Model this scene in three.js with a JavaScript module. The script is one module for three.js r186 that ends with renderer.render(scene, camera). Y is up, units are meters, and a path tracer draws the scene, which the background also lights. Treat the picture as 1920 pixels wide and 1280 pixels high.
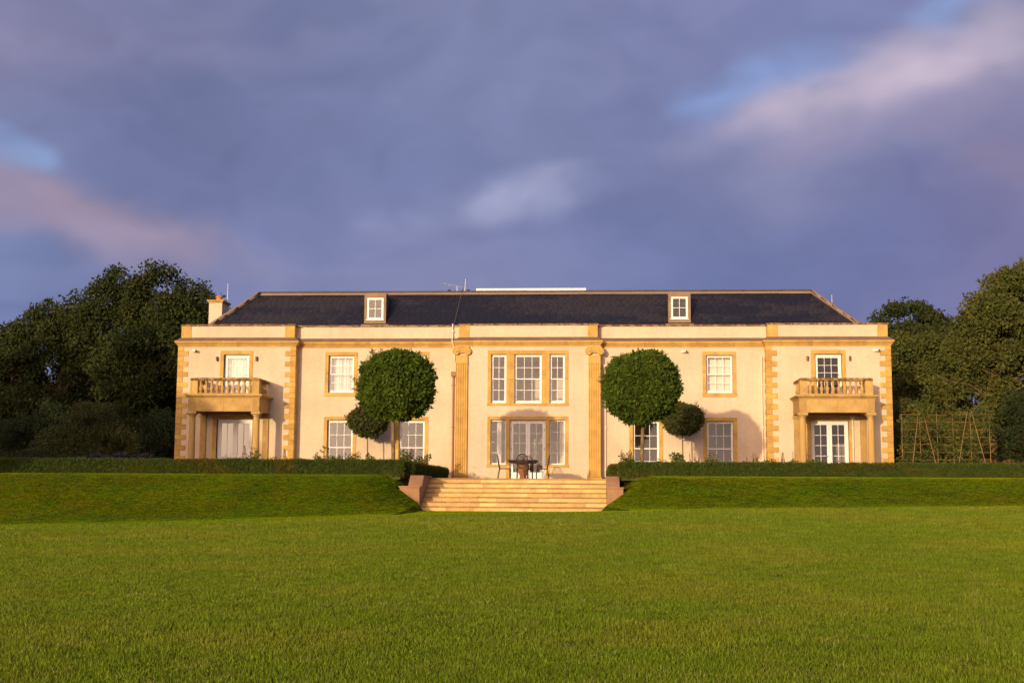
import * as THREE from 'three';
import { ConvexGeometry } from 'three/addons/geometries/ConvexGeometry.js';
import { mergeGeometries, mergeVertices } from 'three/addons/utils/BufferGeometryUtils.js';

/* ------------------------------------------------------------------ camera, sky, sun, exposure */
const scene = new THREE.Scene();
const camera = new THREE.PerspectiveCamera(29.86, 1024 / 682, 0.1, 3000);
camera.rotation.order = 'YXZ';
camera.position.set(2.849, -0.50, 54.0);                 // y = 0 is the terrace paving, z = 0 the front of the house
camera.rotation.set(0.1178, 0.0654, 0.0061);

const SUN = new THREE.Vector3(-0.370, 0.128, 1).normalize();   // low evening sun behind the viewer's left shoulder
const sun = new THREE.DirectionalLight(new THREE.Color().setRGB(1.0, 0.78, 0.48), 3.1);
sun.position.copy(SUN).multiplyScalar(120);
sun.target.position.set(0, 0, 0);
sun.castShadow = true;
sun.shadow.mapSize.set(4096, 4096);
sun.shadow.bias = -0.0004; sun.shadow.radius = 1.2;
Object.assign(sun.shadow.camera, { left: -45, right: 45, top: 30, bottom: -20, near: 1, far: 260 });
scene.add(sun, sun.target);

const renderer = new THREE.WebGLRenderer({ antialias: true });
renderer.setSize(1024, 682);
renderer.toneMapping = THREE.LinearToneMapping;
renderer.toneMappingExposure = 1.0;
renderer.shadowMap.enabled = true;

/* ------------------------------------------------------------------ small maths */
function rng(seed) { let a = seed >>> 0; return () => { a = (a + 0x6D2B79F5) | 0; let t = Math.imul(a ^ (a >>> 15), 1 | a); t = (t + Math.imul(t ^ (t >>> 7), 61 | t)) ^ t; return ((t ^ (t >>> 14)) >>> 0) / 4294967296; }; }
const lerp = (a, b, t) => a + (b - a) * t, clamp = (x, a, b) => Math.min(b, Math.max(a, x));
const smooth = (a, b, x) => { const t = clamp((x - a) / (b - a), 0, 1); return t * t * (3 - 2 * t); };
function hash3(x, y, z) { let h = Math.imul(x, 374761393) ^ Math.imul(y, 668265263) ^ Math.imul(z, 2147483647 - 1274126177); h = Math.imul(h ^ (h >>> 13), 1274126177); return ((h ^ (h >>> 16)) >>> 0) / 4294967296; }
function noise3(x, y, z, wrap = 0) {
  const xi = Math.floor(x), yi = Math.floor(y), zi = Math.floor(z), xf = x - xi, yf = y - yi, zf = z - zi;
  const u = xf * xf * (3 - 2 * xf), v = yf * yf * (3 - 2 * yf), w = zf * zf * (3 - 2 * zf);
  const m = (k) => wrap ? ((k % wrap) + wrap) % wrap : k;
  const c = (i, j, k) => hash3(m(xi + i), m(yi + j), zi + k);
  return lerp(lerp(lerp(c(0, 0, 0), c(1, 0, 0), u), lerp(c(0, 1, 0), c(1, 1, 0), u), v), lerp(lerp(c(0, 0, 1), c(1, 0, 1), u), lerp(c(0, 1, 1), c(1, 1, 1), u), v), w);
}
function fbm(x, y, z, oct = 4, wrap = 0) { let s = 0, a = 0.5, f = 1, n = 0; for (let i = 0; i < oct; i++) { s += a * noise3(x * f, y * f, z + i * 7.3, wrap ? wrap * f : 0); n += a; a *= 0.5; f *= 2; } return s / n; }
const lin = (c) => { c /= 255; return c <= 0.04045 ? c / 12.92 : Math.pow((c + 0.055) / 1.055, 2.4); };

/* ------------------------------------------------------------------ sky: evening cloud in soft bands */
{
  const W = 2048, H = 1024, data = new Float32Array(W * H * 4), D = Math.PI / 180;
  // [azimuth from north of the house, height, spread, r, g, b] of the cloud and the clear gaps
  const spots = [
    [-25, 21, 4, 130, 130, 166], [-16, 18, 4, 117, 123, 163], [-5, 19.3, 4, 130, 137, 175], [4, 20.5, 4, 128, 132, 174], [-11, 21, 4, 124, 130, 168], [10, 21, 3, 126, 134, 178],
    [18.5, 17.5, 2, 140, 138, 172], [0, 16.5, 4, 116, 126, 168], [7, 13.3, 3, 128, 132, 172], [13.5, 11.8, 3, 112, 118, 164], [5, 10.4, 3, 108, 120, 166], [17.5, 13, 2, 130, 124, 162],
    [-10, 13.9, 3, 112, 124, 168], [-19, 14.8, 3, 110, 118, 160], [-27, 12.5, 2, 132, 140, 180], [-10, 10.8, 2.5, 136, 138, 176], [-14.5, 9.4, 2.5, 128, 136, 180], [14.8, 8.6, 2.5, 120, 124, 170],
    [-28, 10, 2.5, 122, 134, 178], [-4, 9.5, 3, 130, 136, 178], [19, 9.6, 2, 130, 122, 160], [9.5, 14.8, 2, 146, 146, 180],
  ].map(([a, e, s, r, g, b]) => [a, e, s, lin(r), lin(g), lin(b)]);
  // lit cloud edges and blue gaps: [az0, h0, az1, h1, half width 0, half width 1, strength, r, g, b]
  const bands = [
    [5.2, 17.3, 9.4, 18.2, 0.7, 0.9, 0.75, 138, 162, 214], [15.2, 19.8, 17.4, 21.8, 0.5, 1.0, 0.9, 140, 172, 226], [-27.5, 14.2, -24.6, 13.6, 0.9, 0.35, 0.8, 140, 168, 214],
    [8.0, 16.4, 16.9, 18.6, 0.85, 1.25, 1.0, 196, 182, 202], [4.5, 15.0, 9.5, 16.2, 0.8, 1.1, 0.4, 160, 156, 188], [8.5, 14.9, 18, 16.6, 0.7, 1.0, 0.5, 158, 150, 182],
    [-3.9, 12.9, -1.7, 13.5, 0.75, 0.85, 0.62, 180, 182, 214], [-9.5, 12.0, -3.2, 12.6, 0.5, 0.4, 0.45, 150, 154, 192], [-26.5, 12.2, -18.5, 10.6, 1.0, 0.9, 0.8, 166, 146, 166], [-24.5, 11.3, -15, 9.6, 0.7, 0.8, 0.45, 152, 144, 174],
    [17, 14.5, 21, 12.6, 0.7, 0.9, 0.6, 150, 138, 168], [-30, 17.5, -18, 19.5, 0.8, 1.0, 0.35, 140, 136, 170],
  ].map((q) => [...q.slice(0, 7), lin(q[7]), lin(q[8]), lin(q[9])]);
  const base = [lin(122), lin(128), lin(168)];
  for (let j = 0; j < H; j++) for (let i = 0; i < W; i++) {
    const el = ((j + 0.5) / H - 0.5) * Math.PI, th = ((i + 0.5) / W - 0.5) * 2 * Math.PI;
    const x = Math.cos(el) * Math.cos(th), y = Math.sin(el), z = Math.cos(el) * Math.sin(th);
    if (el < -0.12) { data.set([0.05, 0.055, 0.03, 1], (j * W + i) * 4); continue; }
    let az = Math.atan2(x, -z) / D, h = el / D;
    const wx = (fbm(x * 7 + 3, y * 14, z * 7, 4) - 0.5), wy = (fbm(x * 7 + 31, y * 14 + 9, z * 7, 4) - 0.5);
    const a2 = az + wx * 5, h2 = h + wy * 3.2;
    let w = 0.04, r = base[0] * w, g = base[1] * w, b = base[2] * w;
    if (Math.abs(az) < 60 && h < 50) for (const s of spots) { const da = (a2 - s[0]) / s[2] / 1.25, dh = (h2 - s[1]) / s[2] * 1.2 - da * 0.25; const k = Math.exp(-0.5 * (da * da + dh * dh)); if (k > 1e-4) { w += k; r += s[3] * k; g += s[4] * k; b += s[5] * k; } }
    r /= w; g /= w; b /= w;
    if (Math.abs(az) < 60 && h < 40) for (const k of bands) {
      const dx = k[2] - k[0], dy = k[3] - k[1], px = az + wx * 2.6 - k[0], py = h + wy * 2.2 - k[1], t = (px * dx + py * dy) / (dx * dx + dy * dy), tc = clamp(t, 0, 1), hw = lerp(k[4], k[5], tc);
      const d = Math.hypot((px - dx * tc) * 0.55, py - dy * tc) / hw; if (d > 2.6) continue;
      const e = fbm(x * 26 + k[0] + wx * 3, y * 44 + wy * 3, z * 26, 5) - 0.5, m = smooth(0, 1, 0.98 - d * 0.42 + e * 1.1) * k[6] * smooth(2.6, 0.6, d) * clamp(0.25 + 1.3 * fbm(x * 16 + 7, y * 24, z * 16, 3), 0, 1); r = lerp(r, k[7], m); g = lerp(g, k[8], m); b = lerp(b, k[9], m);
    }
    // wisps everywhere, leaning the way the bands lean
    const q = fbm((x - y * 0.4) * 9 + wx * 4, y * 19 + wy * 4, z * 9 + 5, 5) - 0.5, q2 = fbm(x * 24 + 11 + wx * 4, y * 38 + wy * 4, z * 24, 4) - 0.5;
    const m = 1 + q * 0.36 + q2 * 0.20;
    r *= m * (1 + q * 0.10); g *= m; b *= m * (1 - q * 0.10);
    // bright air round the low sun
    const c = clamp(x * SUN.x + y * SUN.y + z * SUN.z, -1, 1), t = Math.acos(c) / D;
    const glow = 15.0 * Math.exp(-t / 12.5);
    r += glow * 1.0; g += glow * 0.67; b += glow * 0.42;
    if (h < 0) { const d = smooth(0, -6, h); r = lerp(r, 0.05, d); g = lerp(g, 0.055, d); b = lerp(b, 0.03, d); }
    const o = (j * W + i) * 4; data[o] = r; data[o + 1] = g; data[o + 2] = b; data[o + 3] = 1;
  }
  const t = new THREE.DataTexture(data, W, H, THREE.RGBAFormat, THREE.FloatType);
  t.mapping = THREE.EquirectangularReflectionMapping; t.magFilter = t.minFilter = THREE.LinearFilter; t.needsUpdate = true;
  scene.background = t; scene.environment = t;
}

/* ------------------------------------------------------------------ textures and materials */
function tex(size, metres, fn, srgb = true) {
  const d = new Uint8Array(size * size * 4);
  for (let j = 0; j < size; j++) for (let i = 0; i < size; i++) { const c = fn(i / size, j / size), o = (j * size + i) * 4; d[o] = clamp(c[0], 0, 1) * 255; d[o + 1] = clamp(c[1], 0, 1) * 255; d[o + 2] = clamp(c[2], 0, 1) * 255; d[o + 3] = 255; }
  const t = new THREE.DataTexture(d, size, size); t.wrapS = t.wrapT = THREE.RepeatWrapping; t.magFilter = THREE.LinearFilter; t.minFilter = THREE.LinearMipmapLinearFilter; t.generateMipmaps = true;
  if (srgb) t.colorSpace = THREE.SRGBColorSpace; t.repeat.set(1 / metres, 1 / metres); t.needsUpdate = true; return t;
}
const grey = (v) => [v, v, v];
const T = {
  render: tex(512, 5.3, (u, v) => { const c = fbm(u * 5, v * 5, 1, 5, 5), f = fbm(u * 60, v * 60, 4, 2, 60), s = fbm(u * 24, v * 3, 8, 3, 24); const k = 0.91 + (c - 0.5) * 0.09 + (f - 0.5) * 0.05 + (s - 0.5) * 0.05; return [k + 0.03, k + (c - 0.5) * 0.02, k - 0.02 + (c - 0.5) * 0.06]; }),
  renderBump: tex(512, 0.7, (u, v) => grey(fbm(u * 40, v * 40, 2, 3, 40)), false),
  stone: tex(512, 1.7, (u, v) => { const c = fbm(u * 6, v * 6, 3, 5, 6), f = fbm(u * 90, v * 90, 6, 2, 90), p = Math.pow(fbm(u * 30, v * 30, 9, 3, 30), 3); const k = 0.93 + (c - 0.5) * 0.26 + (f - 0.5) * 0.10 - p * 0.12; return [k + 0.04, k, k - 0.05 - (c - 0.5) * 0.1]; }),
  stoneBump: tex(512, 0.6, (u, v) => grey(fbm(u * 24, v * 24, 12, 4, 24)), false),
  lichen: tex(512, 1.3, (u, v) => { const c = fbm(u * 8, v * 8, 5, 5, 8), d = fbm(u * 30, v * 30, 15, 3, 30); const k = smooth(0.45, 0.62, c * 0.6 + d * 0.4); return [lerp(0.95, 0.55, k), lerp(0.9, 0.5, k), lerp(0.84, 0.46, k)]; }),
  slate: tex(512, 2.3, (u, v) => { const c = fbm(u * 8, v * 4, 21, 4, 8), f = fbm(u * 70, v * 22, 25, 2, 70); const k = 0.72 + (c - 0.5) * 0.5 + (f - 0.5) * 0.2; return [k, k, k]; }),
  turf: tex(1024, 9.1, (u, v) => { const c = fbm(u * 7, v * 7, 31, 5, 7), f = fbm(u * 160, v * 160, 35, 2, 160), d = fbm(u * 22, v * 22, 38, 3, 22); const k = 0.72 + (f - 0.5) * 0.55 + (c - 0.5) * 0.3; return [k * (1 + (d - 0.5) * 0.5), k, k * 0.9]; }),
  turfBump: tex(1024, 2.1, (u, v) => grey(fbm(u * 150, v * 150, 41, 2, 150) * 0.7 + fbm(u * 24, v * 24, 44, 2, 24) * 0.3), false),
  bark: tex(256, 0.9, (u, v) => { const c = fbm(u * 22, v * 5, 51, 4, 22); const k = 0.45 + c * 0.6; return [k, k * 0.95, k * 0.88]; }),
  wood: tex(256, 1.1, (u, v) => { const c = fbm(u * 4, v * 40, 61, 4, 40); const k = 0.6 + c * 0.5; return [k, k * 0.95, k * 0.9]; }),
};
const rgb = (r, g, b) => new THREE.Color().setRGB(r, g, b);
const mat = (c, o = {}) => new THREE.MeshStandardMaterial({ color: rgb(...c), roughness: 0.9, side: THREE.DoubleSide, ...o });
const stoneOf = (c, o = {}) => mat(c, { map: T.stone, bumpMap: T.stoneBump, bumpScale: 0.004, ...o });
const M = {
  render: mat([0.80, 0.67, 0.48], { map: T.render, bumpMap: T.renderBump, bumpScale: 0.003, roughness: 0.95 }),
  stone: [[0.66, 0.44, 0.125], [0.62, 0.40, 0.110], [0.69, 0.465, 0.140], [0.64, 0.41, 0.120]].map((c) => stoneOf(c)),
  balcony: [[0.57, 0.39, 0.14], [0.52, 0.35, 0.125], [0.60, 0.42, 0.155]].map((c) => stoneOf(c)),
  rail: mat([0.47, 0.31, 0.13], { map: T.lichen, bumpMap: T.stoneBump, bumpScale: 0.006 }),
  coping: mat([0.40, 0.27, 0.15], { map: T.lichen, bumpMap: T.stoneBump, bumpScale: 0.006 }),
  leadTop: mat([0.23, 0.155, 0.12], { map: T.stone, roughness: 0.8 }),
  lead: mat([0.28, 0.22, 0.195], { map: T.stone, roughness: 0.7 }),
  leadDark: mat([0.095, 0.068, 0.06], { map: T.stone, roughness: 0.8 }),
  dormer: stoneOf([0.33, 0.24, 0.15]),
  slate: [[0.028, 0.023, 0.032], [0.037, 0.030, 0.036], [0.020, 0.017, 0.027], [0.050, 0.040, 0.041]].map((c) => mat(c, { map: T.slate, roughness: 0.48 })),
  white: mat([0.86, 0.83, 0.77], { roughness: 0.45 }),
  glass: new THREE.MeshPhysicalMaterial({ color: 0xffffff, roughness: 0.0, transmission: 1, thickness: 0, ior: 1.7, side: THREE.DoubleSide }),
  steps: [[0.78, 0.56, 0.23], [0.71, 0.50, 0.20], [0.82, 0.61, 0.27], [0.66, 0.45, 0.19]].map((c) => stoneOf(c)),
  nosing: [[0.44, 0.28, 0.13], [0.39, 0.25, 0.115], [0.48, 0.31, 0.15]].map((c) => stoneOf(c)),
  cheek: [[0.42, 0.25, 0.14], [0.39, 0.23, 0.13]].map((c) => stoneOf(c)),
  pave: stoneOf([0.42, 0.29, 0.18]),
  room: mat([0.62, 0.55, 0.47], { roughness: 1 }),
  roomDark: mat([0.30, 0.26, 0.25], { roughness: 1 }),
  floor: mat([0.30, 0.18, 0.09], { map: T.wood, roughness: 0.5 }),
  cloth: new THREE.MeshPhysicalMaterial({ color: rgb(0.86, 0.84, 0.80), roughness: 1, transmission: 0.35, thickness: 0, side: THREE.DoubleSide }),
  blind: mat([0.74, 0.66, 0.52]),
  metal: mat([0.55, 0.53, 0.50], { roughness: 0.35, metalness: 0.8 }),
  iron: mat([0.035, 0.025, 0.022], { roughness: 0.5, metalness: 0.4 }),
  rattan: mat([0.10, 0.055, 0.035], { roughness: 0.7 }),
  tableTop: mat([0.050, 0.024, 0.016], { roughness: 0.85, map: T.wood }),
  urn: stoneOf([0.36, 0.16, 0.07]),
  cushion: mat([0.70, 0.58, 0.42]),
  pipe: mat([0.80, 0.66, 0.48], { roughness: 0.6 }),
  pipeBrown: mat([0.34, 0.15, 0.06], { roughness: 0.6 }),
  lampBody: mat([0.10, 0.07, 0.05], { roughness: 0.4, metalness: 0.5 }),
  cctv: mat([0.78, 0.72, 0.66], { roughness: 0.4 }),
  cctvDark: mat([0.05, 0.045, 0.05], { roughness: 0.2 }),
  bark: mat([0.17, 0.115, 0.065], { map: T.bark, bumpMap: T.bark, bumpScale: 0.02 }),
  barkPale: mat([0.36, 0.26, 0.13], { map: T.bark }),
  cane: mat([0.34, 0.20, 0.075], { roughness: 0.8 }),
  redCane: mat([0.55, 0.12, 0.05], { roughness: 0.7 }),
  hazel: mat([0.20, 0.12, 0.06], { roughness: 0.9 }),
  clay: mat([0.55, 0.24, 0.10], { roughness: 0.9 }),
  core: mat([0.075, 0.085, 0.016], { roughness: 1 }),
};
const leafMat = (r, g, b, t = 0.3) => new THREE.MeshPhysicalMaterial({ color: rgb(r, g, b), roughness: 0.85, specularIntensity: 0.3, transmission: t, thickness: 0, side: THREE.DoubleSide });

/* ------------------------------------------------------------------ geometry helpers */
function planarUV(g, ox = 0, oy = 0) {             // uv in metres, from the side each face points to
  g = g.index ? g.toNonIndexed() : g; if (!g.attributes.normal) g.computeVertexNormals();
  const p = g.attributes.position, n = g.attributes.normal, uv = new Float32Array(p.count * 2);
  for (let i = 0; i < p.count; i += 3) {
    const ax = Math.abs(n.getX(i) + n.getX(i + 1) + n.getX(i + 2)), ay = Math.abs(n.getY(i) + n.getY(i + 1) + n.getY(i + 2)), az = Math.abs(n.getZ(i) + n.getZ(i + 1) + n.getZ(i + 2));
    for (let k = i; k < i + 3; k++) { const x = p.getX(k), y = p.getY(k), z = p.getZ(k); const [u, v] = az >= ax && az >= ay ? [x, y] : ax >= ay ? [z, y] : [x, z]; uv[k * 2] = u + ox; uv[k * 2 + 1] = v + oy; }
  }
  g.setAttribute('uv', new THREE.BufferAttribute(uv, 2)); return g;
}
function box(x0, x1, y0, y1, z0, z1) { return planarUV(new THREE.BoxGeometry(x1 - x0, y1 - y0, z1 - z0).translate((x0 + x1) / 2, (y0 + y1) / 2, (z0 + z1) / 2)); }
function chamfer(x0, x1, y0, y1, z0, z1, c = 0.012, j = 0) {   // a dressed block with chamfered edges
  const pts = [];
  for (const sx of [0, 1]) for (const sy of [0, 1]) for (const sz of [0, 1]) {
    const X = sx ? x1 : x0, Y = sy ? y1 : y0, Z = sz ? z1 : z0, dx = sx ? -c : c, dy = sy ? -c : c, dz = sz ? -c : c;
    pts.push(new THREE.Vector3(X, Y + dy, Z + dz), new THREE.Vector3(X + dx, Y, Z + dz), new THREE.Vector3(X + dx, Y + dy, Z));
  }
  return planarUV(new ConvexGeometry(pts), j * 0.37, j * 0.71);
}
function merged(list) { const a = list.map((g) => { g = g.index ? g.toNonIndexed() : g; if (!g.attributes.normal) g.computeVertexNormals(); if (!g.attributes.uv) g = planarUV(g); for (const k of Object.keys(g.attributes)) if (!['position', 'normal', 'uv'].includes(k)) g.deleteAttribute(k); return g; }); return a.length === 1 ? a[0] : mergeGeometries(a); }
function tube(pts, r, seg = 6, r1 = r) {           // tapered tube through points
  const P = pts.map((p) => p.isVector3 ? p : new THREE.Vector3(...p));
  const curve = P.length === 2 ? new THREE.LineCurve3(P[0], P[1]) : new THREE.CatmullRomCurve3(P);
  const n = P.length === 2 ? 1 : (P.length - 1) * 4, g = new THREE.TubeGeometry(curve, n, r, seg, false);
  if (r1 !== r) { const p = g.attributes.position; for (let i = 0; i <= n; i++) { const c = curve.getPointAt(i / n), k = lerp(1, r1 / r, i / n); for (let j = 0; j <= seg; j++) { const q = i * (seg + 1) + j; p.setXYZ(q, lerp(c.x, p.getX(q), k), lerp(c.y, p.getY(q), k), lerp(c.z, p.getZ(q), k)); } } }
  return g;
}
function cyl(x, y0, y1, z, r0, r1 = r0, seg = 12) { return new THREE.CylinderGeometry(r1, r0, y1 - y0, seg).translate(x, (y0 + y1) / 2, z); }
function lathe(pts, seg = 20) { return new THREE.LatheGeometry(pts.map(([r, y]) => new THREE.Vector2(r, y)), seg); }
function wallShape(x0, x1, y0, y1, holes, z, thick) { // a wall with openings cut through it; front face at z
  const s = new THREE.Shape([[x0, y0], [x1, y0], [x1, y1], [x0, y1]].map((p) => new THREE.Vector2(...p)));
  for (const [a, b, c, d] of holes) s.holes.push(new THREE.Path([[a, c], [a, d], [b, d], [b, c]].map((p) => new THREE.Vector2(...p))));
  return planarUV(new THREE.ExtrudeGeometry(s, { depth: thick, bevelEnabled: false }).translate(0, 0, z - thick));
}
// a moulding with mitred corners along a plan path; profile points are [out, y]
function sweepPieces(path, profile, maxLen, gap = 0.004) {
  const n = path.length, dir = [], out = [];
  for (let i = 0; i < n - 1; i++) { const dx = path[i + 1][0] - path[i][0], dz = path[i + 1][1] - path[i][1], l = Math.hypot(dx, dz); dir.push([dx / l, dz / l, l]); }
  const nor = (i) => [-dir[i][1], dir[i][0]];
  const miter = (i) => { const a = nor(Math.max(0, i - 1)), b = nor(Math.min(n - 2, i)); const mx = a[0] + b[0], mz = a[1] + b[1], d = (mx * a[0] + mz * a[1]); return [mx / d, mz / d]; };
  const tris = THREE.ShapeUtils.triangulateShape(profile.map((p) => new THREE.Vector2(...p)), []);
  const area = THREE.ShapeUtils.area(profile.map((p) => new THREE.Vector2(...p)));
  for (let i = 0; i < n - 1; i++) {
    const k = Math.max(1, Math.round(dir[i][2] / maxLen)), N = nor(i);
    for (let s = 0; s < k; s++) {
      const ends = [s, s + 1].map((q, e) => (d, y) => {
        const t = q / k, px = path[i][0] + dir[i][0] * dir[i][2] * t, pz = path[i][1] + dir[i][1] * dir[i][2] * t;
        const m = q === 0 ? miter(i) : q === k ? miter(i + 1) : N, sh = (q === 0 || q === k) ? 0 : (e ? -gap : gap);
        return [px + m[0] * d + dir[i][0] * sh, y, pz + m[1] * d + dir[i][1] * sh];
      });
      const v = []; const m = profile.length;
      for (let a = 0; a < m; a++) { const b = (a + 1) % m, A = ends[0](...profile[a]), B = ends[0](...profile[b]), C = ends[1](...profile[b]), Dd = ends[1](...profile[a]); area > 0 ? v.push(...A, ...Dd, ...C, ...A, ...C, ...B) : v.push(...A, ...C, ...Dd, ...A, ...B, ...C); }
      for (const t of tris) { v.push(...ends[0](...profile[t[0]]), ...ends[0](...profile[t[1]]), ...ends[0](...profile[t[2]])); v.push(...ends[1](...profile[t[0]]), ...ends[1](...profile[t[2]]), ...ends[1](...profile[t[1]])); }
      const g = new THREE.BufferGeometry(); g.setAttribute('position', new THREE.Float32BufferAttribute(v, 3)); g.computeVertexNormals(); out.push(planarUV(g, s * 0.3, i * 0.2));
    }
  }
  return out;
}
const used = {};
function numbered(name) { const n = used[name] || 0; used[name] = n + 1; return n ? `${name}_${String(n).padStart(3, '0')}` : name; }
function thing(name, label, category, pos = [0, 0, 0], turn = 0, group) {
  const o = new THREE.Group(); o.name = numbered(name); o.position.set(...pos); o.rotation.y = turn; o.userData = { label, category }; if (group) o.userData.group = group; scene.add(o); return o;
}
function grp(parent, name) { const o = new THREE.Group(); o.name = name; parent.add(o); return o; }
function add(parent, name, geo, m) { const o = new THREE.Mesh(Array.isArray(geo) ? merged(geo) : geo, m); o.name = name; parent.add(o); return o; }
function structure(name, geo, m) { const o = new THREE.Mesh(Array.isArray(geo) ? merged(geo) : geo, m); o.name = name; o.userData = { kind: 'structure' }; scene.add(o); return o; }
const pick = (a, r) => a[Math.floor(r() * a.length) % a.length];

/* ------------------------------------------------------------------ the ground */
const edgeZ = (x) => 19.3 - 0.055 * clamp(x, -20, 12);     // where the rough lawn meets the close-mown bank
const AX = 0.17;                                         // axis of the garden steps
function lowerLawn(x, z) { const k = clamp(0.026 - 0.0004 * (z - 18), 0.008, 0.026); const s = z > 18 ? -0.034 * (Math.min(z, 130) - 18) : -0.012 * (18 - z); const q = clamp(x, -40, 40); return -1.06 + k * q - 0.0075 * (Math.sqrt(q * q + 4) - 2) + s; }
function ground(x, z) {
  const xc = Math.abs(x - AX), up = z > 9 ? 0.07 : -0.02;
  const low = lerp(lowerLawn(x, z), -1.10, smooth(6, 3, xc) * smooth(16, 12.6, z));
  let bank = lerp(up, low, smooth(11.6, 16.8, z) * 0.55 + smooth(12.5, 17.6, z) * 0.45);
  const fw = lerp(0.5, 1.75, smooth(10.2, 12.1, z)) + Math.max(0, z - 12.1) * (x < 0 ? 0.22 : 0.35), hw = 3.0 + Math.max(0, z - 12.1) * (x < 0 ? 0.10 : 0.2);
  let h = lerp(low, bank, z > 9.3 ? smooth(-0.35, 1, (xc - hw) / fw) * smooth(-0.02, 0.02, (xc - hw + 0.02)) + 0 : 1);
  if (xc < 3.2 && z > 9.3 && z < 12.0) h = -1.3;
  if (z < 9.4) h = lerp(-0.06, 0.0, smooth(3.3, 4.5, xc));
  if (z < 9.3 && Math.abs(x) < 15.4 && z < 0.05) h = -0.12;
  h += (noise3(x * 0.35, z * 0.35, 3) - 0.5) * 0.05 * smooth(12, 20, z);
  return h;
}
{
  const axis = (lo, hi, step, far) => { const a = []; for (let v = lo; v <= hi + 1e-6; v += step) a.push(v); let s = step; for (let v = hi; v < far;) { s *= 1.35; v += s; a.push(v); } s = step; for (let v = lo; v > -far;) { s *= 1.35; v -= s; a.unshift(v); } return a; };
  const xs = axis(-20, 20, 0.2, 700); let zs = axis(8.6, 20, 0.14, 700);
  zs = zs.filter((z) => z < 20.1); for (let z = 20.5; z < 56; z += 0.5) zs.push(z); let s = 0.5; for (let z = 56; z < 700;) { zs.push(z); s *= 1.3; z += s; }
  const nx = xs.length, nz = zs.length, pos = new Float32Array(nx * nz * 3), uv = new Float32Array(nx * nz * 2), col = new Float32Array(nx * nz * 3), idx = [];
  for (let j = 0; j < nz; j++) for (let i = 0; i < nx; i++) {
    const x = xs[i], z = zs[j], k = j * nx + i; pos.set([x, ground(x, z), z], k * 3); uv.set([x, z], k * 2);
    const n = fbm(x * 0.3, z * 0.3, 2, 3);
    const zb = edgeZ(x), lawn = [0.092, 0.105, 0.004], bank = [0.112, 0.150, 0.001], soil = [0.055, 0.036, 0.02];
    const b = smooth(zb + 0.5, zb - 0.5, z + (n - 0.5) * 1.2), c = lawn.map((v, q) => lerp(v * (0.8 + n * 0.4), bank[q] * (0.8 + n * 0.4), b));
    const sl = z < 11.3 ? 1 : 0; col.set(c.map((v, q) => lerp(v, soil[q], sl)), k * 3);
    if (i < nx - 1 && j < nz - 1) idx.push(k, k + nx, k + 1, k + 1, k + nx, k + nx + 1);
  }
  const g = new THREE.BufferGeometry(); g.setAttribute('position', new THREE.BufferAttribute(pos, 3)); g.setAttribute('uv', new THREE.BufferAttribute(uv, 2)); g.setAttribute('color', new THREE.BufferAttribute(col, 3)); g.setIndex(idx); g.computeVertexNormals();
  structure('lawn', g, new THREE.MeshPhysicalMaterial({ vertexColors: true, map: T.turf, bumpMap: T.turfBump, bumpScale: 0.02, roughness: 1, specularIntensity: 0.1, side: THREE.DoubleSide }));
}
structure('terrace', [box(-3.05, 3.35, -0.14, -0.004, 0.12, 9.62)], M.pave);

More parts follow.
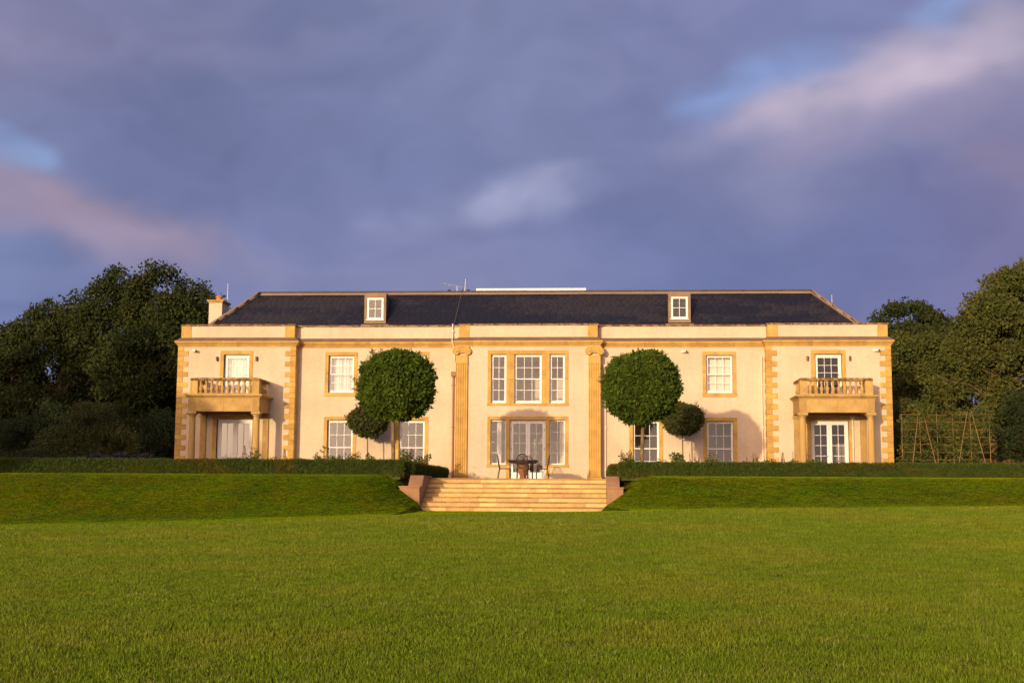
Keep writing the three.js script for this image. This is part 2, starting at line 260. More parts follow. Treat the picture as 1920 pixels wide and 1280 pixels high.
/* ------------------------------------------------------------------ the house */
const W = 15.15, PX = 10.02, CX = 3.03, PR = 0.43;      // half width, inner corner of the pavilions, half centre bay, projection
const house = thing('country_house', 'long two-storey cream rendered country house with yellow stone trim and dark slate roof', 'house');
const PC = (W + PX) / 2;                                 // pavilion centre line
const r0 = rng(11);
const LOW_TOP = 2.57, UP_TOP = 5.355;
const wingX = [8.10, 4.99], wHalf = 0.555;
{
  const pav = (c) => [[c - 0.555, c + 0.555, 3.49, UP_TOP], [c - 0.775, c + 0.775, 0.0, LOW_TOP]];
  const wing = (s) => wingX.flatMap((x) => [[s * x - wHalf, s * x + wHalf, 3.745, UP_TOP], [s * x - wHalf, s * x + wHalf, 0.24, LOW_TOP - 0.01]]);
  const centre = [[-1.57, -0.92, 3.275, UP_TOP], [-0.58, 0.58, 3.275, UP_TOP], [0.92, 1.57, 3.275, UP_TOP], [-1.57, -0.92, 0.69, LOW_TOP], [-0.76, 0.76, 0.0, LOW_TOP], [0.92, 1.57, 0.69, LOW_TOP]];
  const Y0 = -0.3, Y1 = 5.72, t = 0.3;
  const walls = grp(house, 'wall');
  add(walls, 'rendered_wall', wallShape(-W, -PX, Y0, Y1, pav(-PC), 0, t), M.render);
  add(walls, 'rendered_wall', wallShape(PX, W, Y0, Y1, pav(PC), 0, t), M.render);
  add(walls, 'rendered_wall', wallShape(-CX, CX, Y0, Y1, centre, 0, t), M.render);
  add(walls, 'rendered_wall', wallShape(-PX + 0.001, -CX - 0.001, Y0, Y1, wing(-1), -PR, t), M.render);
  add(walls, 'rendered_wall', wallShape(CX + 0.001, PX - 0.001, Y0, Y1, wing(1), -PR, t), M.render);
  for (const s of [-1, 1]) {
    const b = (a, c, z0, z1) => box(Math.min(s * a, s * c), Math.max(s * a, s * c), Y0, Y1, z0, z1);
    add(walls, 'rendered_wall', b(PX, PX + 0.3, -PR - 0.3, -0.3), M.render); add(walls, 'rendered_wall', b(CX - 0.3, CX, -PR - 0.3, -0.3), M.render);
    add(walls, 'rendered_wall', b(W - 0.3, W, -12, -0.3), M.render);
  }
  add(walls, 'rendered_wall', box(-W, W, Y0, Y1, -12.3, -12.0), M.render);
  // inside: floors, ceilings and partitions seen through the panes
  const inside = grp(house, 'interior');
  add(inside, 'floor', [box(-14.84, 14.84, -0.1, -0.005, -11.9, -0.74)], M.floor);
  add(inside, 'upper_floor', [box(-14.84, 14.84, 2.80, 3.02, -11.9, -0.74)], M.room);
  add(inside, 'ceiling', [box(-14.84, 14.84, 5.50, 5.68, -11.9, -0.74)], M.room);
  for (const [x, d] of [[-10.2, 5.6], [-6.5, 5.6], [-3.2, 5.6], [3.2, 5.6], [6.5, 5.6], [10.2, 5.6]]) for (const [ya, yb] of [[-0.004, 2.795], [3.025, 5.495]]) add(inside, 'partition', box(x - 0.06, x + 0.06, ya, yb, -d, -0.75), M.room);
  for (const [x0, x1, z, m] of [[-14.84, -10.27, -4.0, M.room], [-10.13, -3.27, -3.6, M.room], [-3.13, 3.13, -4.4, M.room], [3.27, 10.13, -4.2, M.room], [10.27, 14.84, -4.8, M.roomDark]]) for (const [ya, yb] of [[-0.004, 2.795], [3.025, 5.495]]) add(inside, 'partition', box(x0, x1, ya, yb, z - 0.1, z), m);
  // floor and ceiling edges that reach forward into the projecting bays
  for (const [x0, x1] of [[-14.84, -10.33], [-2.72, 2.72], [10.33, 14.84]]) for (const [ya, yb] of [[-0.1, -0.006], [2.81, 3.01], [5.51, 5.67]]) add(inside, 'bay_floor', box(x0, x1, ya, yb, -0.739, -0.301), M.room);

  // corner stones: long and short courses
  for (const [x, s] of [[-W, -1], [-PX, 1], [PX, -1], [W, 1]]) {
    const q = grp(house, 'quoin_column');
    let y = 5.51, k = 0;
    const put = (ya, yb, wide) => {
      const len = (wide ? 0.445 : 0.225) + (r0() - 0.5) * 0.015, dep = wide ? 0.24 : 0.405, p = 0.024 + r0() * 0.005;
      add(q, 'quoin_stone', chamfer(Math.min(x + s * p, x - s * len), Math.max(x + s * p, x - s * len), ya + 0.002, yb - 0.002, -dep, p, 0.011, k++), pick(M.stone, r0));
    };
    put(5.512, 5.688, false);
    for (let i = 0; i < 25 && y > -0.05; i++) { put(Math.max(y - 0.225, -0.2), y, i % 2 === 0); y -= 0.225; }
  }
  // cornice, lead weathering, parapet and coping follow the plan
  const plan = [[-W, -12], [-W, 0], [-PX, 0], [-PX, -PR], [-CX, -PR], [-CX, 0], [CX, 0], [CX, -PR], [PX, -PR], [PX, 0], [W, 0], [W, -12]];
  const cor = grp(house, 'cornice');
  for (const g of sweepPieces(plan, [[-0.05, 5.69], [0.026, 5.69], [0.032, 5.735], [0.052, 5.745], [0.06, 5.775], [0.09, 5.80], [0.118, 5.85], [0.15, 5.865], [0.15, 5.93], [-0.05, 5.93]], 0.66, 0.0025)) add(cor, 'cornice_stone', g, pick(M.stone, r0));
  const lt = grp(house, 'weathering');
  for (const g of sweepPieces(plan, [[-0.25, 5.934], [0.142, 5.934], [0.142, 5.952], [-0.07, 6.105], [-0.25, 6.105]], 1.55, 0.004)) add(lt, 'lead_sheet', g, M.leadTop);
  const par = grp(house, 'parapet');
  for (const g of sweepPieces(plan, [[-0.38, 6.02], [-0.085, 6.02], [-0.085, 6.605], [-0.38, 6.605]], 40, 0)) add(par, 'parapet_wall', g, M.render);
  for (const g of sweepPieces(plan, [[-0.42, 6.606], [-0.03, 6.606], [-0.03, 6.655], [-0.08, 6.685], [-0.42, 6.685]], 0.9, 0.003)) add(par, 'coping_stone', g, M.coping);
  for (const [x, s] of [[-W, 1], [-PX, -1], [-CX, 1], [CX, -1], [PX, 1], [W, -1]]) {  // stone piers with a sunk panel
    const a = x + s * 0.075, b = x + s * 0.50, x0 = Math.min(a, b), x1 = Math.max(a, b);
    add(par, 'parapet_pier', [box(x0, x0 + 0.065, 6.09, 6.603, -0.5, -0.055), box(x1 - 0.065, x1, 6.09, 6.603, -0.5, -0.055), box(x0 + 0.065, x1 - 0.065, 6.09, 6.15, -0.5, -0.055), box(x0 + 0.065, x1 - 0.065, 6.555, 6.603, -0.5, -0.055), box(x0 + 0.065, x1 - 0.065, 6.15, 6.555, -0.3, -0.067)], pick(M.stone, r0));
  }
}
// stone surrounds: lintel, jambs in two blocks, sill
function surround(parent, x0, x1, y0, y1, z, o = {}) {
  const w = o.w ?? 0.155, p = o.p ?? 0.022, th = o.top ?? w, cut = 0.0025;
  const f = z + p, b = z - 0.13;
  const L = o.lintel ?? [x0 - w, x1 + w], split = o.split ?? [];
  const xs = [L[0], ...split, L[1]];
  if (!o.noTop) for (let i = 0; i < xs.length - 1; i++) add(parent, 'lintel_stone', chamfer(xs[i] + cut, xs[i + 1] - cut, y1, y1 + th, b, f, 0.006, i), pick(M.stone, r0));
  if (o.sill !== 0) for (let i = 0; i < xs.length - 1; i++) if (!o.noTop) add(parent, 'sill_stone', chamfer(xs[i] + cut - (i === 0 ? 0.02 : 0), xs[i + 1] - cut + (i === xs.length - 2 ? 0.02 : 0), y0 - (o.sill ?? w), y0, b, f + 0.02, 0.006, i + 3), pick(M.stone, r0));
  const ym = y0 + (y1 - y0) * (0.46 + r0() * 0.08);
  for (const s of o.sides ?? [-1, 1]) { const a = s < 0 ? x0 - w : x1, c = s < 0 ? x0 : x1 + w; for (const [ya, yb] of [[y0, ym], [ym, y1]]) add(parent, 'jamb_stone', chamfer(a, c, ya + cut, yb - cut, b, f, 0.006, s + ya), pick(M.stone, r0)); }
}
const paneCache = {};
function pane(parent, x0, x1, y0, y1, z) { const k = (x1 - x0).toFixed(3) + '_' + (y1 - y0).toFixed(3); const g = paneCache[k] ||= new THREE.PlaneGeometry(x1 - x0, y1 - y0); const m = add(parent, 'pane', g, M.glass); m.position.set((x0 + x1) / 2, (y0 + y1) / 2, z); const a = rng(Math.round(x0 * 977 + y0 * 331 + z * 77 + 5000)); m.rotation.set((a() - 0.5) * 0.006, (a() - 0.5) * 0.006, 0); return m; }
// a glazed light: stiles and rails with glazing bars; returns frame geometry and adds the panes
function light(parent, name, x0, x1, y0, y1, z, cols, rows, st, rl, bar = 0.02, dep = 0.045, bottom = rl) {
  const g = [box(x0, x0 + st, y0, y1, z - dep, z), box(x1 - st, x1, y0, y1, z - dep, z), box(x0 + st, x1 - st, y1 - rl, y1, z - dep + 0.001, z - 0.001), box(x0 + st, x1 - st, y0, y0 + bottom, z - dep + 0.001, z - 0.001)];
  const a0 = x0 + st, a1 = x1 - st, b0 = y0 + bottom, b1 = y1 - rl, cw = (a1 - a0) / cols, ch = (b1 - b0) / rows;
  const bars = [];
  for (let i = 1; i < cols; i++) bars.push(box(a0 + i * cw - bar / 2, a0 + i * cw + bar / 2, b0, b1, z - dep + 0.006, z - 0.006));
  for (let j = 1; j < rows; j++) bars.push(box(a0, a1, b0 + j * ch - bar / 2, b0 + j * ch + bar / 2, z - dep + 0.009, z - 0.009));
  add(parent, name, g, M.white); if (bars.length) add(parent, 'glazing_bars', bars, M.white);
  for (let i = 0; i < cols; i++) for (let j = 0; j < rows; j++) pane(parent, a0 + i * cw + (i ? bar / 2 : 0), a0 + (i + 1) * cw - (i < cols - 1 ? bar / 2 : 0), b0 + j * ch + (j ? bar / 2 : 0), b0 + (j + 1) * ch - (j < rows - 1 ? bar / 2 : 0), z - dep * 0.55);
}
function sash(parent, x0, x1, y0, y1, z, cols, rows = 2) {   // box sash: outer case, upper sash in front, lower sash behind
  const c = 0.045;
  add(parent, 'sash_case', [box(x0, x0 + c, y0, y1, z - 0.14, z), box(x1 - c, x1, y0, y1, z - 0.14, z), box(x0 + c, x1 - c, y1 - c, y1, z - 0.14, z - 0.001), box(x0 + c, x1 - c, y0, y0 + 0.04, z - 0.14, z + 0.012)], M.white);
  const ym = (y0 + y1) / 2;
  light(parent, 'upper_sash', x0 + c, x1 - c, ym - 0.022, y1 - c, z - 0.02, cols, rows, 0.042, 0.05, 0.02, 0.04, 0.042);
  light(parent, 'lower_sash', x0 + c, x1 - c, y0 + 0.042, ym + 0.018, z - 0.066, cols, rows, 0.042, 0.042, 0.02, 0.04, 0.075);
}
for (const s of [-1, 1]) for (const wx of wingX) {
  const x = s * wx, z = -PR - 0.115;
  const up = grp(house, 'sash_window'); surround(up, x - wHalf, x + wHalf, 3.745, UP_TOP, -PR); sash(up, x - wHalf, x + wHalf, 3.745, UP_TOP, z, 3);
  const lo = grp(house, 'sash_window'); surround(lo, x - wHalf, x + wHalf, 0.24, LOW_TOP - 0.01, -PR); sash(lo, x - wHalf, x + wHalf, 0.24, LOW_TOP - 0.01, z, 3);
}
{
  const up = grp(house, 'triple_window'), z = -0.115;
  surround(up, -1.57, 1.57, 3.275, UP_TOP, 0, { w: 0.145, top: 0.17, sill: 0.105, split: [-0.75, 0.75] });
  for (const s of [-1, 1]) for (const [ya, yb] of [[3.275, 4.30], [4.30, UP_TOP]]) for (const [a, b] of [[0.58, 0.75], [0.75, 0.92]]) add(up, 'mullion_stone', chamfer(Math.min(s * a, s * b) + 0.0015, Math.max(s * a, s * b) - 0.0015, ya + 0.002, yb - 0.002, -0.13, 0.022, 0.005, ya), pick(M.stone, r0));
  sash(up, -1.57, -0.92, 3.275, UP_TOP, z, 2); sash(up, -0.58, 0.58, 3.275, UP_TOP, z, 3); sash(up, 0.92, 1.57, 3.275, UP_TOP, z, 2);
  const lo = grp(house, 'garden_door');
  surround(lo, -1.57, 1.57, 0.69, LOW_TOP, 0, { w: 0.145, top: 0.15, sill: 0, split: [-0.84, 0.84] });
  for (const s of [-1, 1]) {
    add(lo, 'sill_stone', chamfer(Math.min(s * 0.92, s * 1.735), Math.max(s * 0.92, s * 1.735), 0.58, 0.69, -0.13, 0.042, 0.006, s), pick(M.stone, r0));
    for (const [ya, yb] of [[0.0, 0.69], [0.69, 1.66], [1.66, LOW_TOP]]) add(lo, 'mullion_stone', chamfer(Math.min(s * 0.76, s * 0.92), Math.max(s * 0.76, s * 0.92), ya + 0.002, yb - 0.002, -0.13, 0.022, 0.005, ya), pick(M.stone, r0));
    light(lo, 'side_light', Math.min(s * 0.92, s * 1.57), Math.max(s * 0.92, s * 1.57), 0.69, LOW_TOP, z, 2, 4, 0.05, 0.06, 0.018, 0.06);
    const a = s < 0 ? -0.70 : 0.004, b = s < 0 ? -0.004 : 0.70;
    light(lo, 'door_leaf', a, b, 0.03, LOW_TOP - 0.055, z - 0.02, 2, 5, 0.085, 0.10, 0.018, 0.05, 0.34);
    add(lo, 'handle', [tube([[s * 0.06, 1.12, z - 0.015], [s * 0.06, 1.12, z + 0.035], [s * 0.17, 1.12, z + 0.035]], 0.010, 6), box(s * 0.06 - 0.016, s * 0.06 + 0.016, 1.0, 1.24, z - 0.019, z - 0.008)], M.metal);
    for (const y of [0.4, 1.3, 2.1]) add(lo, 'hinge', box(Math.min(s * 0.70, s * 0.715), Math.max(s * 0.70, s * 0.715), y, y + 0.1, z - 0.018, z + 0.006), M.lampBody);
  }
  add(lo, 'door_frame', [box(-0.76, -0.70, 0.0, LOW_TOP, z - 0.10, z + 0.004), box(0.70, 0.76, 0, LOW_TOP, z - 0.10, z + 0.004), box(-0.70, 0.70, LOW_TOP - 0.055, LOW_TOP, z - 0.10, z + 0.003), box(-0.70, 0.70, 0.0, 0.028, z - 0.10, z + 0.02)], M.white);
}
for (const s of [-1, 1]) {                               // the pavilions' upper and lower french doors
  const c = s * PC, z = -0.125;
  const up = grp(house, 'balcony_door'); surround(up, c - 0.555, c + 0.555, 3.49, UP_TOP, 0, { w: 0.16, top: 0.17, sill: 0 });
  add(up, 'door_frame', [box(c - 0.555, c - 0.50, 3.49, UP_TOP, z - 0.1, z), box(c + 0.50, c + 0.555, 3.49, UP_TOP, z - 0.1, z), box(c - 0.50, c + 0.50, UP_TOP - 0.06, UP_TOP, z - 0.1, z - 0.001), box(c - 0.50, c + 0.50, 3.49, 3.52, z - 0.1, z + 0.01)], M.white);
  light(up, 'door_leaf', c - 0.498, c + 0.498, 3.522, UP_TOP - 0.062, z - 0.02, 3, 5, 0.075, 0.085, 0.018, 0.05, 0.12);
  add(up, 'handle', [tube([[c + 0.46, 4.5, z - 0.02], [c + 0.46, 4.5, z + 0.03], [c + 0.36, 4.5, z + 0.03]], 0.009, 6)], M.metal);
  const lo = grp(house, 'french_door'); surround(lo, c - 0.775, c + 0.775, 0, LOW_TOP, 0, { w: 0.19, top: 0.14, sill: 0, split: [c] });
  add(lo, 'door_frame', [box(c - 0.775, c - 0.72, 0, LOW_TOP, z - 0.1, z), box(c + 0.72, c + 0.775, 0, LOW_TOP, z - 0.1, z), box(c - 0.72, c + 0.72, LOW_TOP - 0.055, LOW_TOP, z - 0.1, z - 0.001), box(c - 0.72, c + 0.72, 0, 0.03, z - 0.1, z + 0.01)], M.white);
  for (const k of [-1, 1]) {
    const a = k < 0 ? c - 0.718 : c + 0.003, b = k < 0 ? c - 0.003 : c + 0.718;
    light(lo, 'door_leaf', a, b, 0.032, LOW_TOP - 0.057, z - 0.02, 2, 5, 0.10, 0.115, 0.018, 0.05, 0.22);
    add(lo, 'handle', [tube([[c + k * 0.05, 1.1, z - 0.02], [c + k * 0.05, 1.1, z + 0.035], [c + k * 0.16, 1.1, z + 0.035]], 0.010, 6)], M.metal);
  }
}
/* pilasters with ionic capitals */
for (const s of [-1, 1]) {
  const x = s * 2.82, p = grp(house, 'pilaster'), hw = 0.25, fr = 0.105;
  const sh = new THREE.Shape(); sh.moveTo(-hw, -0.02); sh.lineTo(-hw, fr);
  const n = 5, fwid = 0.056, gap = (2 * hw - 0.06 - n * fwid) / (n - 1);
  for (let i = 0; i < n; i++) { const a = -hw + 0.03 + i * (fwid + gap); sh.lineTo(a, fr); for (let k = 1; k < 6; k++) { const t = Math.PI * k / 6; sh.lineTo(a + fwid / 2 - Math.cos(t) * fwid / 2, fr - Math.sin(t) * 0.03); } sh.lineTo(a + fwid, fr); }
  sh.lineTo(hw, fr); sh.lineTo(hw, -0.02);
  const g = new THREE.ExtrudeGeometry(sh, { depth: 4.96 - 0.29, bevelEnabled: false }); g.rotateX(-Math.PI / 2); g.scale(1, 1, -1); g.translate(0, 0, 0);
  const ix = g.attributes.position; for (let i = 0; i < ix.count; i += 3) { const a = [ix.getX(i), ix.getY(i), ix.getZ(i)]; ix.setXYZ(i, ix.getX(i + 1), ix.getY(i + 1), ix.getZ(i + 1)); ix.setXYZ(i + 1, ...a); } g.computeVertexNormals();
  add(p, 'shaft', planarUV(g.translate(x, 0.29, 0)), M.stone[0]);
  add(p, 'base', [chamfer(x - 0.30, x + 0.30, -0.02, 0.17, -0.02, 0.155, 0.006), chamfer(x - 0.285, x + 0.285, 0.17, 0.235, -0.02, 0.14, 0.025), chamfer(x - 0.265, x + 0.265, 0.235, 0.29, -0.02, 0.12, 0.008)], M.stone[1]);
  const C = [chamfer(x - 0.255, x + 0.255, 4.96, 5.30, -0.02, 0.10, 0.005), chamfer(x - 0.27, x + 0.27, 4.955, 4.985, -0.02, 0.118, 0.008), chamfer(x - 0.30, x + 0.30, 5.63, 5.689, -0.02, 0.155, 0.008), chamfer(x - 0.33, x + 0.33, 5.40, 5.635, -0.02, 0.125, 0.012)];
  add(p, 'capital', C, M.stone[2]);
  for (const k of [-1, 1]) {
    const vx = x + k * 0.25, vy = 5.475, pts = [];
    for (let i = 0; i <= 40; i++) { const t = i / 40, a = Math.PI / 2 - k * t * Math.PI * 4.0 * 1, r = 0.135 * (1 - t * 0.82); pts.push(new THREE.Vector3(vx + Math.cos(a) * r * 1, vy + Math.sin(a) * r, 0.158)); }
    add(p, 'volute', [new THREE.CylinderGeometry(0.15, 0.15, 0.175, 28).rotateX(Math.PI / 2).translate(vx, vy, 0.068), new THREE.TubeGeometry(new THREE.CatmullRomCurve3(pts), 90, 0.013, 6), new THREE.SphereGeometry(0.028, 10, 8).translate(vx, vy, 0.156)], M.stone[2]);
  }
  add(p, 'scroll_band', [tube([[x - 0.23, 5.61, 0.13], [x - 0.1, 5.52, 0.135], [x, 5.51, 0.135], [x + 0.1, 5.52, 0.135], [x + 0.23, 5.61, 0.13]], 0.014, 6)], M.stone[2]);
}
/* balconies on columns */
const balGeo = lathe([[0.001, 0], [0.066, 0], [0.066, 0.05], [0.045, 0.065], [0.052, 0.085], [0.074, 0.13], [0.081, 0.175], [0.070, 0.235], [0.044, 0.30], [0.033, 0.37], [0.036, 0.415], [0.050, 0.425], [0.050, 0.445], [0.040, 0.46], [0.062, 0.475], [0.062, 0.522], [0.001, 0.522]], 14);
const colGeo = lathe([[0.001, 0], [0.185, 0], [0.185, 0.09], [0.175, 0.10], [0.178, 0.14], [0.165, 0.165], [0.147, 0.175], [0.145, 0.6], [0.142, 1.2], [0.134, 1.9], [0.126, 2.44], [0.14, 2.45], [0.14, 2.475], [0.127, 2.485], [0.127, 2.59], [0.15, 2.61], [0.175, 2.66], [0.18, 2.68], [0.001, 2.68]], 24);
for (const s of [-1, 1]) {
  const c = s * PC, b = grp(house, 'balcony'), pl = (pts) => pts.map(([x, z]) => [c + x, z]), B = M.balcony;
  add(b, 'slab', [box(c - 1.52, c + 1.52, 3.345, 3.49, 0.0, 1.73)], B[0]);
  for (const g of sweepPieces(pl([[-1.5, 0], [-1.5, 1.71], [1.5, 1.71], [1.5, 0]]), [[-0.06, 3.335], [0.015, 3.335], [0.02, 3.375], [0.055, 3.39], [0.075, 3.42], [0.135, 3.44], [0.14, 3.485], [0.13, 3.51], [-0.06, 3.512]], 0.62, 0.004)) add(b, 'edge_stone', g, pick(B, r0));
  for (const g of sweepPieces(pl([[-1.5, 0], [-1.5, 1.71], [1.5, 1.71], [1.5, 0]]), [[-0.30, 2.80], [0, 2.80], [0, 3.333], [-0.30, 3.333]], 1.5, 0.003)) add(b, 'beam_stone', g, pick(B, r0));
  for (const k of [-1, 1]) {
    add(b, 'beam_block', chamfer(c + k * 1.36 - 0.145, c + k * 1.36 + 0.145, 2.803, 3.33, 1.5, 1.724, 0.004), B[1]);
    const col = add(b, 'column', colGeo, B[0]); col.position.set(c + k * 1.36, 0, 1.54);
    add(b, 'column_cap', [chamfer(c + k * 1.36 - 0.2, c + k * 1.36 + 0.2, 2.68, 2.798, 1.34, 1.745, 0.02)], B[2]);
    add(b, 'wall_pilaster', [box(c + k * 1.36 - 0.125, c + k * 1.36 + 0.125, 0, 2.64, -0.02, 0.07), chamfer(c + k * 1.36 - 0.165, c + k * 1.36 + 0.165, 2.64, 2.798, -0.02, 0.11, 0.015)], B[1]);
  }
  // balustrade
  const rail = [[-0.11, 4.085], [0.09, 4.085], [0.11, 4.12], [0.11, 4.165], [0.075, 4.20], [0.0, 4.212], [-0.11, 4.205]];
  for (const g of sweepPieces(pl([[-1.36, 0], [-1.36, 1.57], [1.36, 1.57], [1.36, 0]]), rail, 0.75, 0.002)) add(b, 'handrail_stone', g, M.rail);
  for (const g of sweepPieces(pl([[-1.36, 0], [-1.36, 1.57], [1.36, 1.57], [1.36, 0]]), [[-0.1, 3.512], [0.1, 3.512], [0.09, 3.565], [-0.09, 3.565]], 3, 0)) add(b, 'base_rail', g, B[1]);
  for (const k of [-1, 1]) {
    const px = c + k * 1.305, z = 1.515, h = 0.155;
    add(b, 'corner_pier', [box(px - h, px + h, 3.513, 4.084, z - h, z + h - 0.012), box(px - h, px - h + 0.05, 3.52, 4.08, z + h - 0.012, z + h), box(px + h - 0.05, px + h, 3.52, 4.08, z + h - 0.012, z + h), box(px - h + 0.05, px + h - 0.05, 3.52, 3.6, z + h - 0.012, z + h), box(px - h + 0.05, px + h - 0.05, 4.02, 4.08, z + h - 0.012, z + h)], B[2]);
    for (let i = 0; i < 4; i++) { const m = add(b, 'baluster', balGeo, pick(B, r0)); m.position.set(c + k * 1.36, 3.563, 0.28 + i * 0.27); }
  }
  for (let i = 0; i < 10; i++) { const m = add(b, 'baluster', balGeo, pick(B, r0)); m.position.set(c - 1.15 + 0.115 + i * 0.23, 3.563, 1.57); }
}
/* roof */
{
  const roof = grp(house, 'roof');
  const ez = -0.9, ey = 6.58, ry = 8.40, rz = ez - (ry - ey), ex = 14.2, rx = ex - (ry - ey), bz = -11.2, brz = bz + (ry - ey);
  add(roof, 'roof_deck', planarUV((() => { const A = [-ex, ey - 0.05, ez], Bp = [ex, ey - 0.05, ez], Cc = [rx, ry - 0.05, rz], Dd = [-rx, ry - 0.05, rz], E = [-ex, ey - 0.05, bz], F = [ex, ey - 0.05, bz], G = [rx, ry - 0.05, brz], Hh = [-rx, ry - 0.05, brz]; const g = new THREE.BufferGeometry(); const v = []; const q = (a, b, c, d) => v.push(...a, ...b, ...c, ...a, ...c, ...d); q(A, Bp, Cc, Dd); q(F, E, Hh, G); q(E, A, Dd, Hh); q(Bp, F, G, Cc); q(Dd, Cc, G, Hh); g.setAttribute('position', new THREE.Float32BufferAttribute(v, 3)); g.computeVertexNormals(); return g; })()), M.slate[2]);
  add(roof, 'gutter_floor', [box(-14.75, 14.75, 6.40, 6.44, -1.6, -0.83)], M.leadDark);
  // slates: overlapping courses on the front and the two end slopes
  const rr = rng(5), groups = [[], [], [], []], c45 = Math.SQRT1_2, rows = 14, len = (ry - ey) / c45, step = len / rows;
  const slateG = (w, h) => new THREE.BoxGeometry(w, 0.007, h).rotateX(0.04);
  const place = (cx, along, face, w) => {                // face 0 front, 1 right end, -1 left end
    const g = slateG(w - 0.006, step * 1.5); g.rotateX(Math.PI / 4); g.translate(0, along * c45, -along * c45);
    if (face === 0) g.translate(cx, ey + 0.012, ez); else { g.rotateY(face * Math.PI / 2); g.translate(face * ex, ey + 0.012, cx); }
    const q = fbm(cx * 0.35 + face * 9, along * 1.6, 4, 3) + (rr() - 0.5) * 0.22; groups[q < 0.42 ? 2 : q < 0.52 ? 0 : q < 0.60 ? 1 : 3].push(g);
  };
  for (let k = 0; k < rows; k++) {
    const al = (k + 0.6) * step, inset = al * c45;
    for (let x = -ex + inset - 0.05 + rr() * 0.2, w = 0.3; x < ex - inset; x += w) { w = 0.20 + rr() * 0.16; if (x + w / 2 < ex - inset) place(x + w / 2, al, 0, w); }
    for (const f of [-1, 1]) for (let z = bz + inset + (k % 2) * 0.15; z < ez - inset; z += 0.30) place(z + 0.15, al, f, 0.30);
  }
  groups.forEach((g, i) => { const m = add(roof, 'slates', merged(g), M.slate[i]); m.userData = { kind: 'stuff' }; });
  // lead hips and ridge
  for (const s of [-1, 1]) add(roof, 'hip_flashing', tube([[s * ex, ey + 0.06, ez], [s * rx, ry + 0.06, rz]], 0.11, 10), M.lead);
  for (const s of [-1, 1]) add(roof, 'hip_flashing', tube([[s * ex, ey + 0.06, bz], [s * rx, ry + 0.06, brz]], 0.11, 10), M.lead);
  let x = -rx - 0.03; const r = rng(31);
  while (x < rx) { const x1 = Math.min(rx + 0.03, x + 1.5 + r() * 0.8); add(roof, 'ridge_flashing', [box(x + 0.003, x1 - 0.003, ry - 0.055 - r() * 0.012, ry + 0.035, rz + 0.005, rz + 0.11 + r() * 0.01)], M.lead); add(roof, 'ridge_capping', [box(x + 0.002, x1 - 0.002, ry + 0.036, ry + 0.105 + r() * 0.008, rz - 0.12, rz + 0.14)], M.leadDark); x = x1; }
  add(roof, 'flat_top', [box(-rx + 0.1, rx - 0.1, ry - 0.04, ry + 0.06, brz, rz - 0.13)], M.leadDark);
  add(roof, 'rear_upstand', [box(-10.5, -5.8, ry + 0.06, ry + 0.225, -4.3, -4.2)], M.white);
  const sky = grp(house, 'roof_lantern'); add(sky, 'upstand', [box(-2.75, 2.37, ry + 0.06, 8.97, -7.5, -6.0)], M.leadDark); add(sky, 'white_fascia', [box(-2.80, 2.42, 8.93, 9.15, -7.55, -5.95)], M.white);
  // dormers
  for (const [s, cx, arch] of [[-1, -6.80, 0.05], [1, 6.49, 0.0]]) {
    const d = grp(house, 'dormer'), zf = -1.15, h = 0.48, y0 = 6.80, y1 = 8.12;
    const sh = new THREE.Shape(); sh.moveTo(cx - h, y0); sh.lineTo(cx + h, y0); sh.lineTo(cx + h, y1); sh.quadraticCurveTo(cx, y1 + arch * 2.2, cx - h, y1); sh.closePath();
    sh.holes.push(new THREE.Path([[cx - 0.365, 7.02], [cx - 0.365, 7.985], [cx + 0.365, 7.985], [cx + 0.365, 7.02]].map((p) => new THREE.Vector2(...p))));
    add(d, 'stone_front', planarUV(new THREE.ExtrudeGeometry(sh, { depth: 0.14, bevelEnabled: false }).translate(0, 0, zf - 0.14)), M.dormer);
    add(d, 'cheek', [box(cx - h + 0.01, cx - h + 0.06, 6.8, y1 - 0.02, -3.0, zf - 0.141), box(cx + h - 0.06, cx + h - 0.01, 6.8, y1 - 0.02, -3.0, zf - 0.141)], M.leadDark);
    add(d, 'dormer_roof', [box(cx - h - 0.02, cx + h + 0.02, y1 - 0.019, y1 + 0.03 + arch, -3.0, zf - 0.02)], M.lead);
    add(d, 'backing', [box(cx - h + 0.07, cx + h - 0.07, 6.8, y1 - 0.03, -2.2, -2.1)], M.room);
    light(d, 'window_frame', cx - 0.363, cx + 0.363, 7.022, 7.983, zf - 0.02, 2, 2, 0.085, 0.085, 0.022, 0.05);
    add(d, 'sill', chamfer(cx - 0.40, cx + 0.40, 6.975, 7.02, zf - 0.1, zf + 0.05, 0.006), M.white);
    add(d, 'apron', [box(cx - h - 0.12, cx + h + 0.12, 6.76, 6.795, zf - 0.1, zf + 0.1)], M.lead);
  }
  // chimneys at the two ends
  for (const [x0, x1, z0, z1, top] of [[-15.12, -14.50, -5.1, -4.0, 8.22], [14.42, 15.02, -10.2, -9.2, 8.12]]) {
    const ch = grp(house, 'chimney'), mx = (x0 + x1) / 2;
    add(ch, 'stack', [box(x0, x1, 6.0, top, z0, z1)], M.render);
    add(ch, 'cap', [chamfer(x0 - 0.04, x1 + 0.04, top, top + 0.06, z0 - 0.04, z1 + 0.04, 0.01), chamfer(x0 - 0.09, x1 + 0.09, top + 0.06, top + 0.13, z0 - 0.09, z1 + 0.09, 0.01)], M.stone[1]);
    const pot = add(ch, 'pot', lathe([[0.001, 0], [0.17, 0], [0.17, 0.05], [0.135, 0.06], [0.13, 0.13], [0.175, 0.14], [0.175, 0.18], [0.13, 0.19], [0.13, 0.20], [0.16, 0.21], [0.14, 0.24], [0.001, 0.25]], 16), M.clay); pot.position.set(mx + 0.08, top + 0.13, (z0 + z1) / 2 + 0.25);
  }
